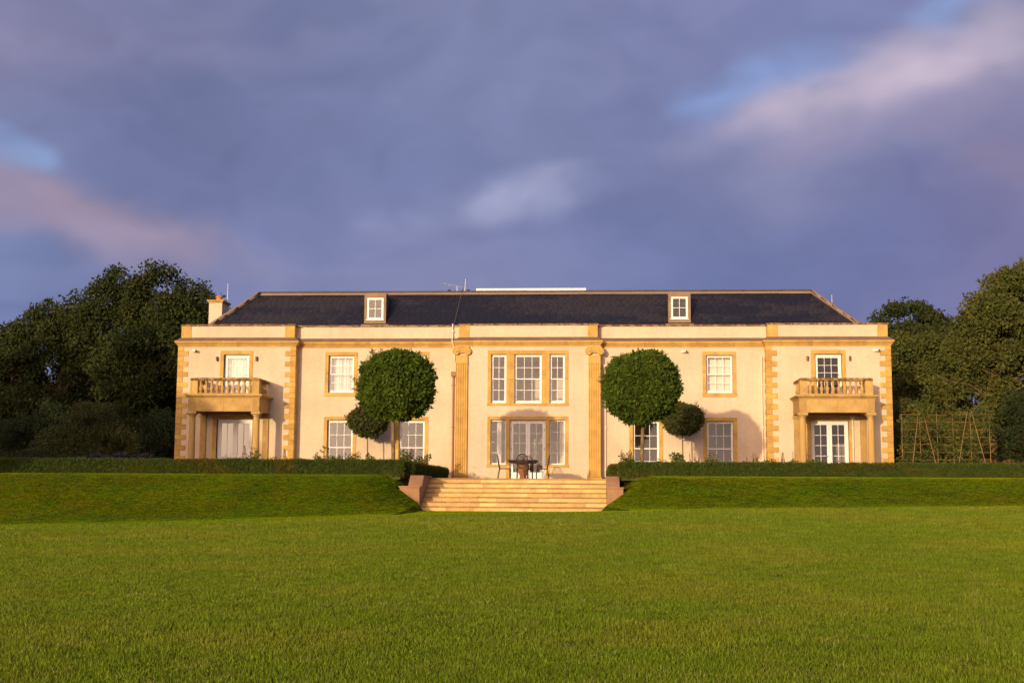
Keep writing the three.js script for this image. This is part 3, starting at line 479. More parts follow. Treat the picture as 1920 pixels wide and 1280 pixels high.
  for (const [x, z] of [[-3.86, -4.0], [-2.98, -4.0]]) { const v = grp(house, 'roof_vent'); add(v, 'pipe_collar', lathe([[0.001, 0], [0.12, 0], [0.085, 0.1], [0.08, 0.16]], 12).translate(x, ry + 0.05, z), M.lead); add(v, 'cowl', lathe([[0.08, 0.14], [0.10, 0.16], [0.10, 0.27], [0.06, 0.33], [0.001, 0.34]], 12).translate(x, ry + 0.05, z), M.iron); }
}
/* pipes, lamps, cameras on the walls: each its own thing */
function downpipe(label, x, z, y0, y1, m, hopper) {
  const t = thing('downpipe', label, 'downpipe', [x, y0, z], 0, 'rainwater pipes');
  add(t, 'pipe', new THREE.CylinderGeometry(0.04, 0.04, y1 - y0, 12).translate(0, (y1 - y0) / 2, 0), m);
  for (let y = 0.5; y < y1 - y0; y += 1.8) add(t, 'bracket', [box(-0.065, 0.065, y, y + 0.05, -0.05, 0.045)], m);
  if (hopper) add(t, 'hopper', [chamfer(-0.10, 0.10, y1 - y0, y1 - y0 + 0.2, -0.05, 0.1, 0.02), cyl(0, y1 - y0 - 0.06, y1 - y0, 0, 0.045, 0.07)], m);
}
downpipe('brown downpipe beside the left fluted pilaster', -3.22, -0.37, -0.05, 4.45, M.pipeBrown, true);
downpipe('cream downpipe in the shadow beside the right fluted pilaster', 3.27, -0.37, -0.05, 4.75, M.pipe, true);
downpipe('cream downpipe beside the quoins of the right pavilion', 9.86, -0.37, -0.05, 5.30, M.pipe, false);
downpipe('thin downpipe under the right balcony, behind its right column', PC + 0.93, 0.06, -0.05, 2.62, M.pipe, true);
{
  const t = thing('overflow_pipe', 'cream pipe crossing the cornice beside the centre parapet', 'pipe', [-3.28, 5.6, -PR]);
  add(t, 'pipe', tube([[0, 1.12, 0.03], [0, 0.5, 0.03], [0, 0.36, 0.22], [0.09, 0.05, 0.05], [0.09, -0.5, 0.05]], 0.028, 8), M.cctv); add(t, 'clip', box(-0.05, 0.05, 0.78, 0.82, -0.1, 0.05), M.cctv);
}
[[-13.43, 'small dark wall lamp left of the left balcony door'], [-11.70, 'small dark wall lamp right of the left balcony door'], [11.72, 'small dark wall lamp left of the right balcony door'], [13.47, 'small dark wall lamp right of the right balcony door']].forEach(([x, label]) => {
  const t = thing('wall_lamp', label, 'wall lamp', [x, 5.07, 0], 0, 'up and down lamps by the balcony doors');
  add(t, 'lamp_body', new THREE.CylinderGeometry(0.045, 0.045, 0.19, 14).translate(0, 0.095, 0.08), M.lampBody); add(t, 'back_plate', box(-0.03, 0.03, 0.05, 0.14, -0.005, 0.05), M.lampBody);
});
function camThing(label, x, y, z, dir) {
  const t = thing('security_camera', label, 'camera', [x, y, z], 0, 'security cameras under the cornice');
  add(t, 'mount', [chamfer(-0.07, 0.07, -0.06, 0.06, -0.01, 0.05, 0.01), tube([[0, 0, 0.04], [dir * 0.04, -0.01, 0.12]], 0.028, 8)], M.cctv);
  add(t, 'camera_body', [new THREE.CylinderGeometry(0.05, 0.05, 0.17, 14).rotateZ(Math.PI / 2).rotateY(-dir * 0.6).translate(dir * 0.07, -0.02, 0.15)], M.cctv);
  add(t, 'lens', [new THREE.SphereGeometry(0.045, 12, 8).translate(dir * 0.15, -0.035, 0.20)], M.cctvDark);
}
camThing('white security camera high on the left pavilion wall', -14.47, 5.52, 0, 1);
camThing('white security camera high on the right pavilion wall', 14.50, 5.52, 0, 1);
camThing('white security camera on the right wing above the round tree', 6.56, 5.52, -PR, 1);
{ // aerial and rods on the roof
  const t = thing('television_aerial', 'thin metal television aerial on the roof ridge', 'aerial', [-3.5, 8.45, -4.0]);
  add(t, 'mast', [tube([[0, -0.02, 0], [0, 0.42, 0]], 0.016, 6), tube([[0.34, -0.02, 0.0], [0.36, 0.35, 0], [0.38, 0.82, 0]], 0.014, 6)], M.metal);
  add(t, 'boom', [tube([[-0.62, 0.62, 0], [0.42, 0.40, 0]], 0.013, 6), tube([[0, 0.40, 0], [0.0, 0.49, 0]], 0.013, 6)], M.metal);
  const e = []; for (let i = 0; i < 9; i++) { const k = i / 8, x = lerp(-0.6, 0.34, k), y = lerp(0.615, 0.418, k); e.push(tube([[x, y, -0.22], [x, y, 0.22]], 0.008, 5), tube([[x, y - 0.05, 0], [x, y + 0.05, 0]], 0.007, 5)); } e.push(tube([[0.30, 0.72, 0.1], [0.46, 0.80, -0.1]], 0.009, 5), tube([[0.30, 0.55, 0.1], [0.46, 0.6, -0.1]], 0.009, 5)); add(t, 'elements', e, M.metal);
  const c = thing('aerial_cable', 'thin brown aerial cable running down the slates', 'cable', [-3.12, 8.55, -2.6]);
  add(c, 'wire', tube([[-0.02, 0.3, -1.2], [0, -0.02, -0.02], [-0.03, -0.45, 0.48], [-0.10, -1.15, 1.12], [-0.15, -1.72, 1.75], [-0.17, -1.83, 2.05]], 0.008, 6), M.hazel); add(c, 'clip', box(-0.04, 0.04, -0.03, 0.0, -0.06, 0.02), M.leadDark);
  for (const [x, y0, y1, z, l] of [[-14.55, 8.33, 9.30, -5.0, 'white lightning rod behind the left chimney'], [13.90, 7.0, 8.78, -6.0, 'white lightning rod behind the right hip of the roof']]) { const q = thing('lightning_rod', l, 'lightning rod', [x, y0, z], 0, 'lightning rods'); add(q, 'rod', new THREE.CylinderGeometry(0.010, 0.018, y1 - y0, 8).translate(0, (y1 - y0) / 2, 0), M.white); add(q, 'foot', cyl(0, -0.3, 0.06, 0, 0.03, 0.03, 8), M.metal); }
}
/* curtains and blinds */
function curtain(label, x0, x1, y0, y1, z, folds, m, group) {
  const n = 90, v = [], idx = [], q = rng(Math.round((x0 + 40) * 91)); const ph = [q() * 6, q() * 6, q() * 6];
  for (let i = 0; i <= n; i++) for (const k of [0, 1]) { const t = i / n, a = t * folds * 6.283; v.push(lerp(x0, x1, t), k ? y1 : y0, z + 0.035 * Math.sin(a + ph[0]) + 0.02 * Math.sin(a * 0.43 + ph[1]) * (k ? 0.6 : 1.2) + 0.012 * Math.sin(a * 2.3 + ph[2])); }
  for (let i = 0; i < n; i++) idx.push(i * 2, i * 2 + 2, i * 2 + 1, i * 2 + 1, i * 2 + 2, i * 2 + 3);
  const g = new THREE.BufferGeometry(); g.setAttribute('position', new THREE.Float32BufferAttribute(v, 3)); g.setIndex(idx); g.computeVertexNormals();
  const t = thing('curtain', label, 'curtain', [0, 0, 0], 0, group); add(t, 'cloth', g, m); add(t, 'curtain_pole', tube([[x0 - 0.05, y1, z], [x1 + 0.05, y1, z]], 0.014, 6), M.metal);
}
curtain('sheer white curtain filling the left balcony door', -PC - 0.66, -PC + 0.66, 3.03, 5.42, -0.42, 9, M.cloth);
curtain('sheer white curtain in the upper window nearest the left pavilion', -8.75, -7.45, 3.3, 5.42, -0.90, 8, M.cloth);
curtain('sheer white curtain in the upper window behind the left round tree', -5.64, -4.34, 3.3, 5.42, -0.90, 8, M.cloth);
curtain('cream curtain at the right edge of the garden door side light', 1.34, 1.68, 0.02, 2.62, -0.42, 3, M.blind);
curtain('cream curtain seen through the left side light of the garden door', -1.34, -1.14, 0.02, 2.62, -0.50, 2, M.cloth);
{
  const t = thing('roller_blind', 'cream blind drawn down in the upper window of the right wing', 'blind', [8.10, 3.70, -0.86]);
  add(t, 'fabric', box(-0.62, 0.62, 0, 1.70, -0.006, 0), M.blind); add(t, 'roller', tube([[-0.64, 1.71, 0], [0.64, 1.71, 0]], 0.03, 8), M.white);
}

/* ------------------------------------------------------------------ steps and cheek walls */
{
  const st = thing('garden_steps', 'wide flight of seven sandstone steps up to the terrace', 'steps'), r = rng(77), x0 = -2.90, x1 = 3.22, rise = 1.10 / 7, run = 0.39;
  for (let i = 0; i < 7; i++) {
    const zf = 12.0 - i * run, yt = -1.10 + (i + 1) * rise, zb = i === 6 ? 9.2 : zf - run - 0.05, s = grp(st, 'step');
    for (const kind of [0, 1]) {
      let x = x0;
      while (x < x1 - 0.01) {
        let e = x + 0.55 + r() * 0.75; if (x1 - e < 0.5) e = x1;
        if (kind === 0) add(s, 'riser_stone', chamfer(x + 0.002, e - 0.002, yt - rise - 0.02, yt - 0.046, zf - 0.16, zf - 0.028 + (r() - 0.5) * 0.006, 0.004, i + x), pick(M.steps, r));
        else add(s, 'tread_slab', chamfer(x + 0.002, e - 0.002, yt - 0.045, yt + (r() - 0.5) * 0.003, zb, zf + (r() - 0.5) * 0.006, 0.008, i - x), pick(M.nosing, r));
        x = e;
      }
    }
  }
  add(st, 'foundation', [box(x0 + 0.01, x1 - 0.01, -1.5, -1.12, 8.9, 11.8)], M.cheek[1]);
  for (const [s, label] of [[-1, 'pink sandstone cheek wall on the left of the garden steps'], [1, 'pink sandstone cheek wall on the right of the garden steps']]) {
    const t = thing('cheek_wall', label, 'wall', [0, 0, 0], 0, 'cheek walls of the garden steps');
    const inn = s < 0 ? -2.905 : 3.225, out = s < 0 ? -3.30 : 3.61, blk = s < 0 ? -3.56 : 3.75;
    const a = Math.min(inn, out), b = Math.max(inn, out);
    const ramp = (x0, x1, pts) => planarUV(new THREE.ExtrudeGeometry(new THREE.Shape(pts.map(([z, y]) => new THREE.Vector2(-z, y))), { depth: x1 - x0, bevelEnabled: false }).rotateY(Math.PI / 2).translate(x0, 0, 0));
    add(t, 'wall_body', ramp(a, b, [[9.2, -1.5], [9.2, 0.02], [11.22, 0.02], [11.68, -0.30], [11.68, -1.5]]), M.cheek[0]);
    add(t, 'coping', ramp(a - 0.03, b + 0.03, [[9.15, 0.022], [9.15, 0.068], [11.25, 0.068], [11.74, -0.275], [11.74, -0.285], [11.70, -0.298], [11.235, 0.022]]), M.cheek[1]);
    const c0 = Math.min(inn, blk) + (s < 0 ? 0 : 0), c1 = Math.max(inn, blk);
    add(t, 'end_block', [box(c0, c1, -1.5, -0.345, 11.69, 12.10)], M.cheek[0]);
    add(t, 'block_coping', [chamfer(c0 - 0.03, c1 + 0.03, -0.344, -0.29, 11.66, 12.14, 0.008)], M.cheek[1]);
  }
}

/* ------------------------------------------------------------------ leaves, trees, hedges */
function leafCluster(n, R, L, Wd, seed) {
  const r = rng(seed), v = [];
  for (let i = 0; i < n; i++) {
    const d = new THREE.Vector3(r() - 0.5, r() - 0.5, r() - 0.5).normalize(), p = d.clone().multiplyScalar(R * Math.cbrt(r()));
    const u = new THREE.Vector3(r() - 0.5, r() - 0.6, r() - 0.5).normalize().lerp(d, 0.35).normalize(), w = new THREE.Vector3(r() - 0.5, r() - 0.5, r() - 0.5).cross(u).normalize(), l = L * (0.7 + r() * 0.6), k = Wd * (0.7 + r() * 0.6), nrm = u.clone().cross(w).multiplyScalar(l * 0.12);
    const A = p, B = p.clone().addScaledVector(u, l * 0.45).addScaledVector(w, k * 0.5).add(nrm), C = p.clone().addScaledVector(u, l), D = p.clone().addScaledVector(u, l * 0.45).addScaledVector(w, -k * 0.5).add(nrm);
    for (const q of [A, B, C, A, C, D]) v.push(q.x, q.y, q.z);
  }
  const g = new THREE.BufferGeometry(); g.setAttribute('position', new THREE.Float32BufferAttribute(v, 3)); g.computeVertexNormals(); return g;
}
const CL = {
  oak: [leafCluster(18, 0.30, 0.19, 0.12, 1), leafCluster(18, 0.36, 0.17, 0.11, 2)],
  fine: [leafCluster(15, 0.13, 0.115, 0.07, 3), leafCluster(15, 0.14, 0.11, 0.066, 4)],
  box: [leafCluster(14, 0.055, 0.034, 0.022, 5)],
  shrub: [leafCluster(14, 0.2, 0.12, 0.06, 6)],
};
const dummy = new THREE.Object3D();
function instanced(parent, name, geo, m, list, tint) {        // list of [x,y,z,scale,(shade)]
  const o = new THREE.InstancedMesh(geo, m, list.length), r = rng(list.length + 17), c = new THREE.Color(); o.name = name;
  list.forEach((p, i) => { dummy.position.set(p[0], p[1], p[2]); dummy.rotation.set(r() * 6.28, r() * 6.28, r() * 6.28); dummy.scale.setScalar(p[3]); dummy.updateMatrix(); o.setMatrixAt(i, dummy.matrix); const t = tint(r, p); o.setColorAt(i, c.setRGB(t[0], t[1], t[2])); });
  o.userData.kind = 'stuff'; parent.add(o); return o;
}
const leafTint = (amt = 0.3, warm = 0.2) => (r) => { const k = 1 + (r() - 0.5) * 2 * amt, w = (r() - 0.5) * 2 * warm; return [k * (1 + w), k, k * (1 - w * 0.5)]; };
function lobed(lobes, density, seed, shell = 0.35, size = 1, gf = 1.5, gt = 0.30) {  // positions on the skins of overlapping clumps
  const r = rng(seed), out = [];
  for (const [cx, cy, cz, R, fy = 0.85] of lobes) {
    const n = Math.round(density * R * R * 4);
    for (let i = 0; i < n; i++) {
      const d = new THREE.Vector3(r() * 2 - 1, r() * 2 - 1, r() * 2 - 1); if (d.lengthSq() > 1 || d.lengthSq() < 0.01) { i--; continue; } d.normalize();
      const bump = 0.82 + 0.36 * noise3(cx + d.x * 2.3, cy + d.y * 2.3, cz + d.z * 2.3), k = R * bump * (1 - shell * r() * r());
      const x = cx + d.x * k, y = cy + d.y * k * fy, z = cz + d.z * k; let deep = false;
      for (const o of lobes) if (o[0] !== cx || o[2] !== cz || o[1] !== cy) { const q = Math.hypot(x - o[0], (y - o[1]) / (o[4] ?? 0.85), z - o[2]); if (q < o[3] * 0.55) { deep = true; break; } }
      if (!deep && noise3(x * gf + 40, y * gf * 1.25 + 40, z * gf + seed) > gt + 0.1 * r()) out.push([x, y, z, size * (0.75 + r() * 0.55)]);
    }
  }
  return out;
}
function tree(o) {                                            // tapered trunk, limbs to every clump, crown of leaf clusters
  const t = thing(o.name, o.label, 'tree', [o.x, o.y ?? -0.05, o.z], 0, o.group), r = rng(o.seed), th = o.trunkH;
  const lean = [(r() - 0.5) * 0.5, (r() - 0.5) * 0.4];
  add(t, 'trunk', tube([[0, -0.25, 0], [lean[0] * 0.3, th * 0.35, 0], [lean[0] * 0.7, th * 0.7, lean[1] * 0.6], [lean[0], th, lean[1]]], o.r, 10, o.r * 0.6), o.barkMat ?? M.bark);
  const limbs = [];
  for (const l of o.lobes) {
    const s = th * (0.5 + 0.5 * r()), k = s / th, sx = lean[0] * k, sz = lean[1] * k, rr = o.r * (0.16 + 0.1 * l[3] / 2), mx = lerp(sx, l[0], 0.5) + (r() - 0.5) * 0.5, mz = lerp(sz, l[2], 0.5) + (r() - 0.5) * 0.5;
    limbs.push(tube([[sx, s, sz], [mx, lerp(s, l[1], 0.62), mz], [l[0], l[1], l[2]]], rr, 6, rr * 0.35));
    for (let i = 0; i < 3; i++) { const d = new THREE.Vector3(r() - 0.5, r() - 0.2, r() - 0.5).normalize().multiplyScalar(l[3] * 0.8); limbs.push(tube([[l[0], l[1], l[2]], [l[0] + d.x * 0.5, l[1] + d.y * 0.5 + 0.1, l[2] + d.z * 0.5], [l[0] + d.x, l[1] + d.y * 0.8, l[2] + d.z]], rr * 0.35, 5, 0.012)); }
  }
  if (limbs.length) add(t, 'limbs', limbs, o.barkMat ?? M.bark);
  for (const b of o.bare ?? []) add(t, 'bare_branch', tube(b.map((p) => [p[0] - o.x, p[1] - (o.y ?? -0.05), p[2] - o.z]), b.r ?? 0.06, 6, 0.012), o.barkMat ?? M.bark);
  const pos = lobed(o.lobes, o.density, o.seed + 1, o.shell ?? 0.35, o.size ?? 1, o.gf ?? 0.85, o.gt ?? 0.38);
  const half = [pos.filter((_, i) => i % 2), pos.filter((_, i) => !(i % 2))];
  o.geo.forEach((g, i) => instanced(t, 'crown', g, o.mat, o.geo.length === 1 ? pos : half[i], leafTint(o.tint ?? 0.3, o.warm ?? 0.2)));
  return t;
}
function crownLobes(cx, cy, rx, ry, rz, n, r0_, seed) { n = Math.round(n * 2.1); r0_ *= 0.72;       // clumps spread through an ellipsoid
  const r = rng(seed), a = [[cx, cy, 0, Math.min(rx, ry, rz) * 0.62]];
  while (a.length < n) { const d = new THREE.Vector3(r() * 2 - 1, r() * 2 - 1, r() * 2 - 1); if (d.lengthSq() > 1 || d.lengthSq() < 0.25) continue; const q = 0.62 + 0.3 * r(); d.normalize(); a.push([cx + d.x * rx * q, cy + d.y * ry * q, d.z * rz * q, r0_ * (0.55 + 0.8 * r()), 0.62 + 0.3 * r()]); }
  return a;
}
const LM = { oak: leafMat(0.052, 0.068, 0.013), maple: leafMat(0.105, 0.115, 0.020), horn: leafMat(0.084, 0.130, 0.008), bay: leafMat(0.085, 0.095, 0.022), box: leafMat(0.080, 0.100, 0.012, 0.2), shrub: leafMat(0.050, 0.060, 0.014), laurel: leafMat(0.040, 0.058, 0.016), bed: leafMat(0.12, 0.13, 0.022), lav: leafMat(0.075, 0.060, 0.065) };

// wood to the left of the house
tree({ name: 'oak_tree', label: 'tall dark oak rising above the left chimney, tallest on that side', x: -22.2, z: -17, seed: 101, trunkH: 6.5, r: 0.34, lobes: [...crownLobes(0, 7.2, 3.8, 4.2, 3.4, 24, 1.35, 7), [-1.9, 11.4, 0, 1.15], [-0.7, 11.7, 0.5, 1.0], [0.6, 11.3, 0, 1.1], [1.9, 10.8, 0, 1.05], [2.9, 9.6, 0, 1.05], [3.3, 8.0, 0, 1.1], [-3.0, 10.4, 0, 1.1], [-3.7, 9.0, 0.3, 1.2], [0, 9.8, 0.8, 1.4]], density: 40, gt: 0.42, geo: CL.oak, mat: LM.oak, bare: [[[-22.5, 4.0, -14.9], [-23.0, 5.8, -14.7], [-23.3, 7.4, -15.0]], [[-21.6, 4.0, -14.8], [-21.3, 5.6, -14.5], [-21.5, 6.8, -14.9]]].map((b) => Object.assign(b, { r: 0.07 })) });
tree({ name: 'oak_tree', label: 'broad oak sloping down to the left edge of the picture', x: -28.3, z: -18, seed: 102, trunkH: 5.5, r: 0.3, lobes: [...crownLobes(0, 5.8, 4.0, 3.4, 3.4, 22, 1.25, 9), [0.9, 9.9, 0, 1.1], [-0.6, 9.5, 0, 1.0], [-1.5, 9.0, 0, 0.95], [-2.7, 8.1, 0, 1.1], [2.3, 9.9, 0, 1.1], [0.6, 8.6, 0.7, 1.2]], density: 36, gt: 0.44, geo: CL.oak, mat: LM.oak });
tree({ name: 'oak_tree', label: 'oak at the extreme left edge, lower than its neighbours', x: -33.2, z: -20, seed: 103, trunkH: 5, r: 0.28, lobes: crownLobes(0, 5.9, 3.4, 3.5, 3.2, 20, 1.2, 12), density: 34, gt: 0.46, geo: CL.oak, mat: LM.oak });
tree({ name: 'oak_tree', label: 'dark oak tucked close behind the left pavilion', x: -18.9, z: -19, seed: 104, trunkH: 5, r: 0.28, lobes: crownLobes(0, 6.0, 2.4, 4.6, 3.0, 20, 1.15, 14), density: 42, geo: CL.oak, mat: LM.oak });
tree({ name: 'oak_tree', label: 'shaded understorey oak filling the gap below the left crowns', x: -25.6, z: -21.5, seed: 105, trunkH: 4, r: 0.24, lobes: crownLobes(0, 3.6, 4.4, 3.2, 3.0, 20, 1.4, 15), density: 34, geo: CL.oak, mat: LM.oak });
[[-35.5, -15, 4.2, 'dark holly at the far left edge under the oaks'], [-31, -14, 3.6, 'dark holly left of the large rounded shrub'], [-27.2, -13.5, 4.4, 'dark holly behind the large rounded shrub'], [-19.2, -12.5, 4.0, 'dark holly close to the left pavilion'], [-23.2, -15, 5.0, 'tallest dark holly in the middle of the left understorey']].forEach(([x, z, h, l], i) => tree({ name: 'holly_tree', label: l, x, z, seed: 130 + i, trunkH: h * 0.45, r: 0.1, lobes: crownLobes(0, h * 0.48, 2.5, h * 0.5, 1.8, 13, 1.0, 140 + i), density: 40, geo: CL.shrub, mat: LM.laurel, size: 1.25, group: 'understorey hollies' }));
{ const o = lobed([...Array(34)].map((_, i) => { const q = rng(700 + i), l = i < 17, k = (i % 17) / 16; return [l ? lerp(-62, -17, k) : lerp(17, 62, k), l ? 0.6 + q() * 0.8 : 1.4 + q() * 2.4, -34 + q() * 6, l ? 1.8 : 2.6 + q() * 1.2, 1.0]; }), 14, 777, 0.3, 1.9); const g = new THREE.Group(); instanced(g, 'woodland', CL.oak[0], LM.oak, o, leafTint()); const w = g.children[0]; w.userData = { kind: 'stuff', label: 'far dark woodland behind the trees on both sides', category: 'woodland' }; scene.add(w); }
// wood to the right
tree({ name: 'field_maple', label: 'blue-green tree farther off, left of the right-hand wood', x: 20.6, z: -20, seed: 111, trunkH: 4.5, r: 0.26, lobes: crownLobes(0, 5.9, 3.2, 4.4, 3.0, 24, 1.25, 21), density: 44, geo: CL.oak, mat: LM.oak });
tree({
  name: 'field_maple', label: 'tall olive-green tree with bare pale branches at the right edge', x: 21.6, z: -8, seed: 112, trunkH: 5.2, r: 0.24, barkMat: M.barkPale, lobes: [...crownLobes(1.2, 7.0, 3.4, 3.7, 2.8, 26, 1.1, 23), [-1.2, 3.2, 1.0, 0.9], [1.4, 3.4, 1.0, 1.0], [2.4, 2.2, 0.6, 1.1], [-2.2, 4.4, 0.8, 0.9], [0.6, 1.7, 1.6, 0.8], [-1.4, 1.6, 0.9, 0.9], [-0.6, 3.6, 0.2, 1.0], [-1.8, 2.9, 0.0, 1.0]], density: 46, geo: CL.oak, mat: LM.maple,
  bare: [[[21.5, 3.9, -7.8], [20.3, 4.6, -6.6], [19.2, 4.75, -6.0], [18.4, 5.1, -5.8]], [[21.5, 4.2, -7.8], [22.6, 4.5, -6.8], [23.6, 5.2, -6.3], [24.4, 5.1, -6]], [[21.5, 3.3, -7.8], [20.1, 3.2, -6.6], [18.9, 3.7, -6.0]], [[21.6, 4.8, -7.8], [20.9, 5.6, -6.8], [19.8, 5.95, -6.1]], [[21.5, 3.0, -7.8], [22.7, 3.3, -6.5], [24.0, 3.9, -6.1]], [[21.5, 2.9, -7.8], [20.6, 2.9, -6.8], [19.6, 2.6, -6.4]]],
});
tree({ name: 'field_maple', label: 'olive-green tree between the far tree and the right edge', x: 18.9, z: -11, seed: 113, trunkH: 3.6, r: 0.18, barkMat: M.barkPale, lobes: crownLobes(0, 4.6, 2.3, 3.0, 2.2, 20, 0.95, 27), density: 46, geo: CL.oak, mat: LM.maple });
tree({ name: 'field_maple', label: 'low olive-green tree behind the bamboo trellis', x: 18.6, z: -4.5, seed: 114, trunkH: 1.6, r: 0.12, lobes: crownLobes(0, 1.7, 1.7, 1.4, 1.4, 15, 0.65, 29), density: 55, geo: CL.shrub, mat: LM.maple });
tree({ name: 'field_maple', label: 'dense dark tree to the right of the bamboo trellis', x: 22.8, z: -4.5, seed: 115, trunkH: 2.2, r: 0.14, lobes: crownLobes(0, 2.6, 1.9, 2.2, 1.6, 17, 0.8, 33), density: 50, geo: CL.shrub, mat: LM.laurel });
tree({ name: 'field_maple', label: 'tall far tree at the extreme right edge, behind the pale branches', x: 27.5, z: -15, seed: 116, trunkH: 5, r: 0.26, lobes: crownLobes(0, 6.5, 3.6, 4.4, 3, 22, 1.3, 35), density: 42, geo: CL.oak, mat: LM.oak });
tree({ name: 'field_maple', label: 'low olive-green tree between the right pavilion and the trellis', x: 16.4, z: -3.4, seed: 117, trunkH: 1.8, r: 0.1, lobes: crownLobes(0, 2.0, 1.5, 1.8, 1.4, 14, 0.75, 37), density: 55, geo: CL.shrub, mat: LM.maple });
// trees outside the frame whose shade falls on the left pavilion and the wood behind it
[[-25.9, 30, 4.4, 7.4, 3.0, 201], [-28.6, 31.5, 4.6, 8.6, 3.0, 202], [-33.2, 33, 7.2, 13.2, 3.4, 203], [-39, 34, 8.0, 15.0, 4.2, 205], [-46.5, 33, 8.0, 15.2, 4.4, 207]].forEach(([x, z, cy, top, w, seed], i) => {
  const g0 = lowerLawn(x, z), names = ['nearest the house', 'second from the house', 'third from the house', 'fourth from the house', 'farthest from the house'];
  tree({ name: 'garden_tree', label: `broadleaf tree beside the lawn, outside the view on the left, ${names[i]}`, x, y: g0, z, seed, trunkH: (top - g0) * 0.5, r: 0.22, lobes: crownLobes(0, (cy - g0) , w, (top - cy), w, 16, w * 0.32, seed + 1), density: i > 1 ? 24 : 60, gt: i > 1 ? 0.34 : 0.30, geo: CL.oak, mat: LM.oak, size: 1.2, group: 'trees beyond the left edge' });
});

/* clipped round trees on clear stems, in front of the house */
function topiary(o) {
  const t = thing(o.name, o.label, 'tree', [o.x, o.y ?? 0, o.z], 0, o.group), r = rng(o.seed);
  add(t, 'trunk', tube([[0, -0.15, 0], [o.bend * 0.5, o.cy * 0.35, 0], [o.bend, o.cy - o.ry * 0.5, 0], [o.bend * 0.6, o.cy, 0]], o.r, 10, o.r * 0.7), o.bark ?? M.barkPale);
  const limbs = []; for (let i = 0; i < 12; i++) { const d = new THREE.Vector3(r() * 2 - 1, r() * 1.4 - 0.4, r() * 2 - 1).normalize(); limbs.push(tube([[o.bend * 0.7, o.cy - o.ry * 0.45, 0], [d.x * o.rx * 0.4, o.cy - o.ry * 0.1 + d.y * o.ry * 0.3, d.z * o.rx * 0.4], [d.x * o.rx * 0.85, o.cy + d.y * o.ry * 0.85, d.z * o.rx * 0.85]], o.r * 0.35, 5, 0.006)); }
  add(t, 'limbs', limbs, o.bark ?? M.barkPale);
  const pos = [];
  for (let i = 0; i < o.n; i++) {
    let d; do d = new THREE.Vector3(r() * 2 - 1, r() * 2 - 1, r() * 2 - 1); while (d.lengthSq() > 1 || d.lengthSq() < 0.01); d.normalize();
    const p = 2.35, k0 = Math.pow(Math.pow(Math.abs(d.x), p) + Math.pow(Math.abs(d.y), p) + Math.pow(Math.abs(d.z), p), -1 / p);   // a slightly squared ball
    const bump = 0.66 + 0.16 * noise3(d.x * 1.3 + o.seed, d.y * 1.3, d.z * 1.3) + 0.16 * noise3(d.x * 3.2 + o.seed, d.y * 3.2, d.z * 3.2) + 0.16 * noise3(d.x * 8, d.y * 8 + o.seed, d.z * 8);
    let k = k0 * bump * (1 - 0.30 * r() * r()); const y = o.cy + d.y * k * o.ry; if (noise3(d.x * 5 + 9, d.y * 5, d.z * 5 + o.seed) < 0.36 && r() < 0.8) k *= 0.80;
    pos.push([d.x * k * o.rx, Math.max(y, o.cy - o.ry * (0.92 + 0.08 * noise3(d.x * 6, d.z * 6, o.seed))), d.z * k * o.rx, 0.8 + r() * 0.5]);
  }
  const tw = []; for (let i = 0; i < o.sprigs; i++) { const a = r() * 6.283, e = (r() * 1.5 - 0.45), d = new THREE.Vector3(Math.cos(a) * Math.cos(e), Math.sin(e), Math.sin(a) * Math.cos(e)), len = 0.06 + r() * 0.2; const b = new THREE.Vector3(d.x * o.rx * 0.95, o.cy + d.y * o.ry * 0.95, d.z * o.rx * 0.95), q = b.clone().addScaledVector(d, len).add(new THREE.Vector3(0, len * 0.25, 0)); tw.push(tube([b, q], 0.005, 4)); for (let j = 1; j <= 3; j++) { const m = b.clone().lerp(q, j / 3); pos.push([m.x, m.y, m.z, 0.35 + r() * 0.15]); } }
  add(t, 'shoots', tw, o.bark ?? M.barkPale);
  instanced(t, 'crown', o.geo, o.mat, pos, leafTint(0.38, 0.22));
}
topiary({ name: 'clipped_hornbeam', label: 'large round clipped tree left of the steps', x: -3.98, z: 10.75, seed: 301, cy: 3.10, rx: 1.27, ry: 1.20, r: 0.075, bend: -0.06, n: 4300, sprigs: 150, geo: CL.fine[0], mat: LM.horn, group: 'clipped standard trees' });
topiary({ name: 'clipped_hornbeam', label: 'large round clipped tree right of the steps', x: 4.39, z: 10.45, seed: 307, cy: 3.08, rx: 1.26, ry: 1.21, r: 0.075, bend: 0.08, n: 4300, sprigs: 150, geo: CL.fine[1], mat: LM.horn, group: 'clipped standard trees' });
topiary({ name: 'standard_bay', label: 'small mop-headed tree near the wall, half behind the left round tree', x: -6.64, z: 0.85, seed: 311, cy: 2.45, rx: 0.76, ry: 0.56, r: 0.032, bend: -0.03, n: 1500, sprigs: 40, geo: CL.fine[0], mat: LM.bay, group: 'small mop-headed trees by the wall' });
topiary({ name: 'standard_bay', label: 'small mop-headed tree near the wall, right of the right round tree', x: 6.46, z: 0.85, seed: 313, cy: 2.56, rx: 0.75, ry: 0.57, r: 0.032, bend: -0.03, n: 1500, sprigs: 45, geo: CL.fine[1], mat: LM.bay, group: 'small mop-headed trees by the wall' });

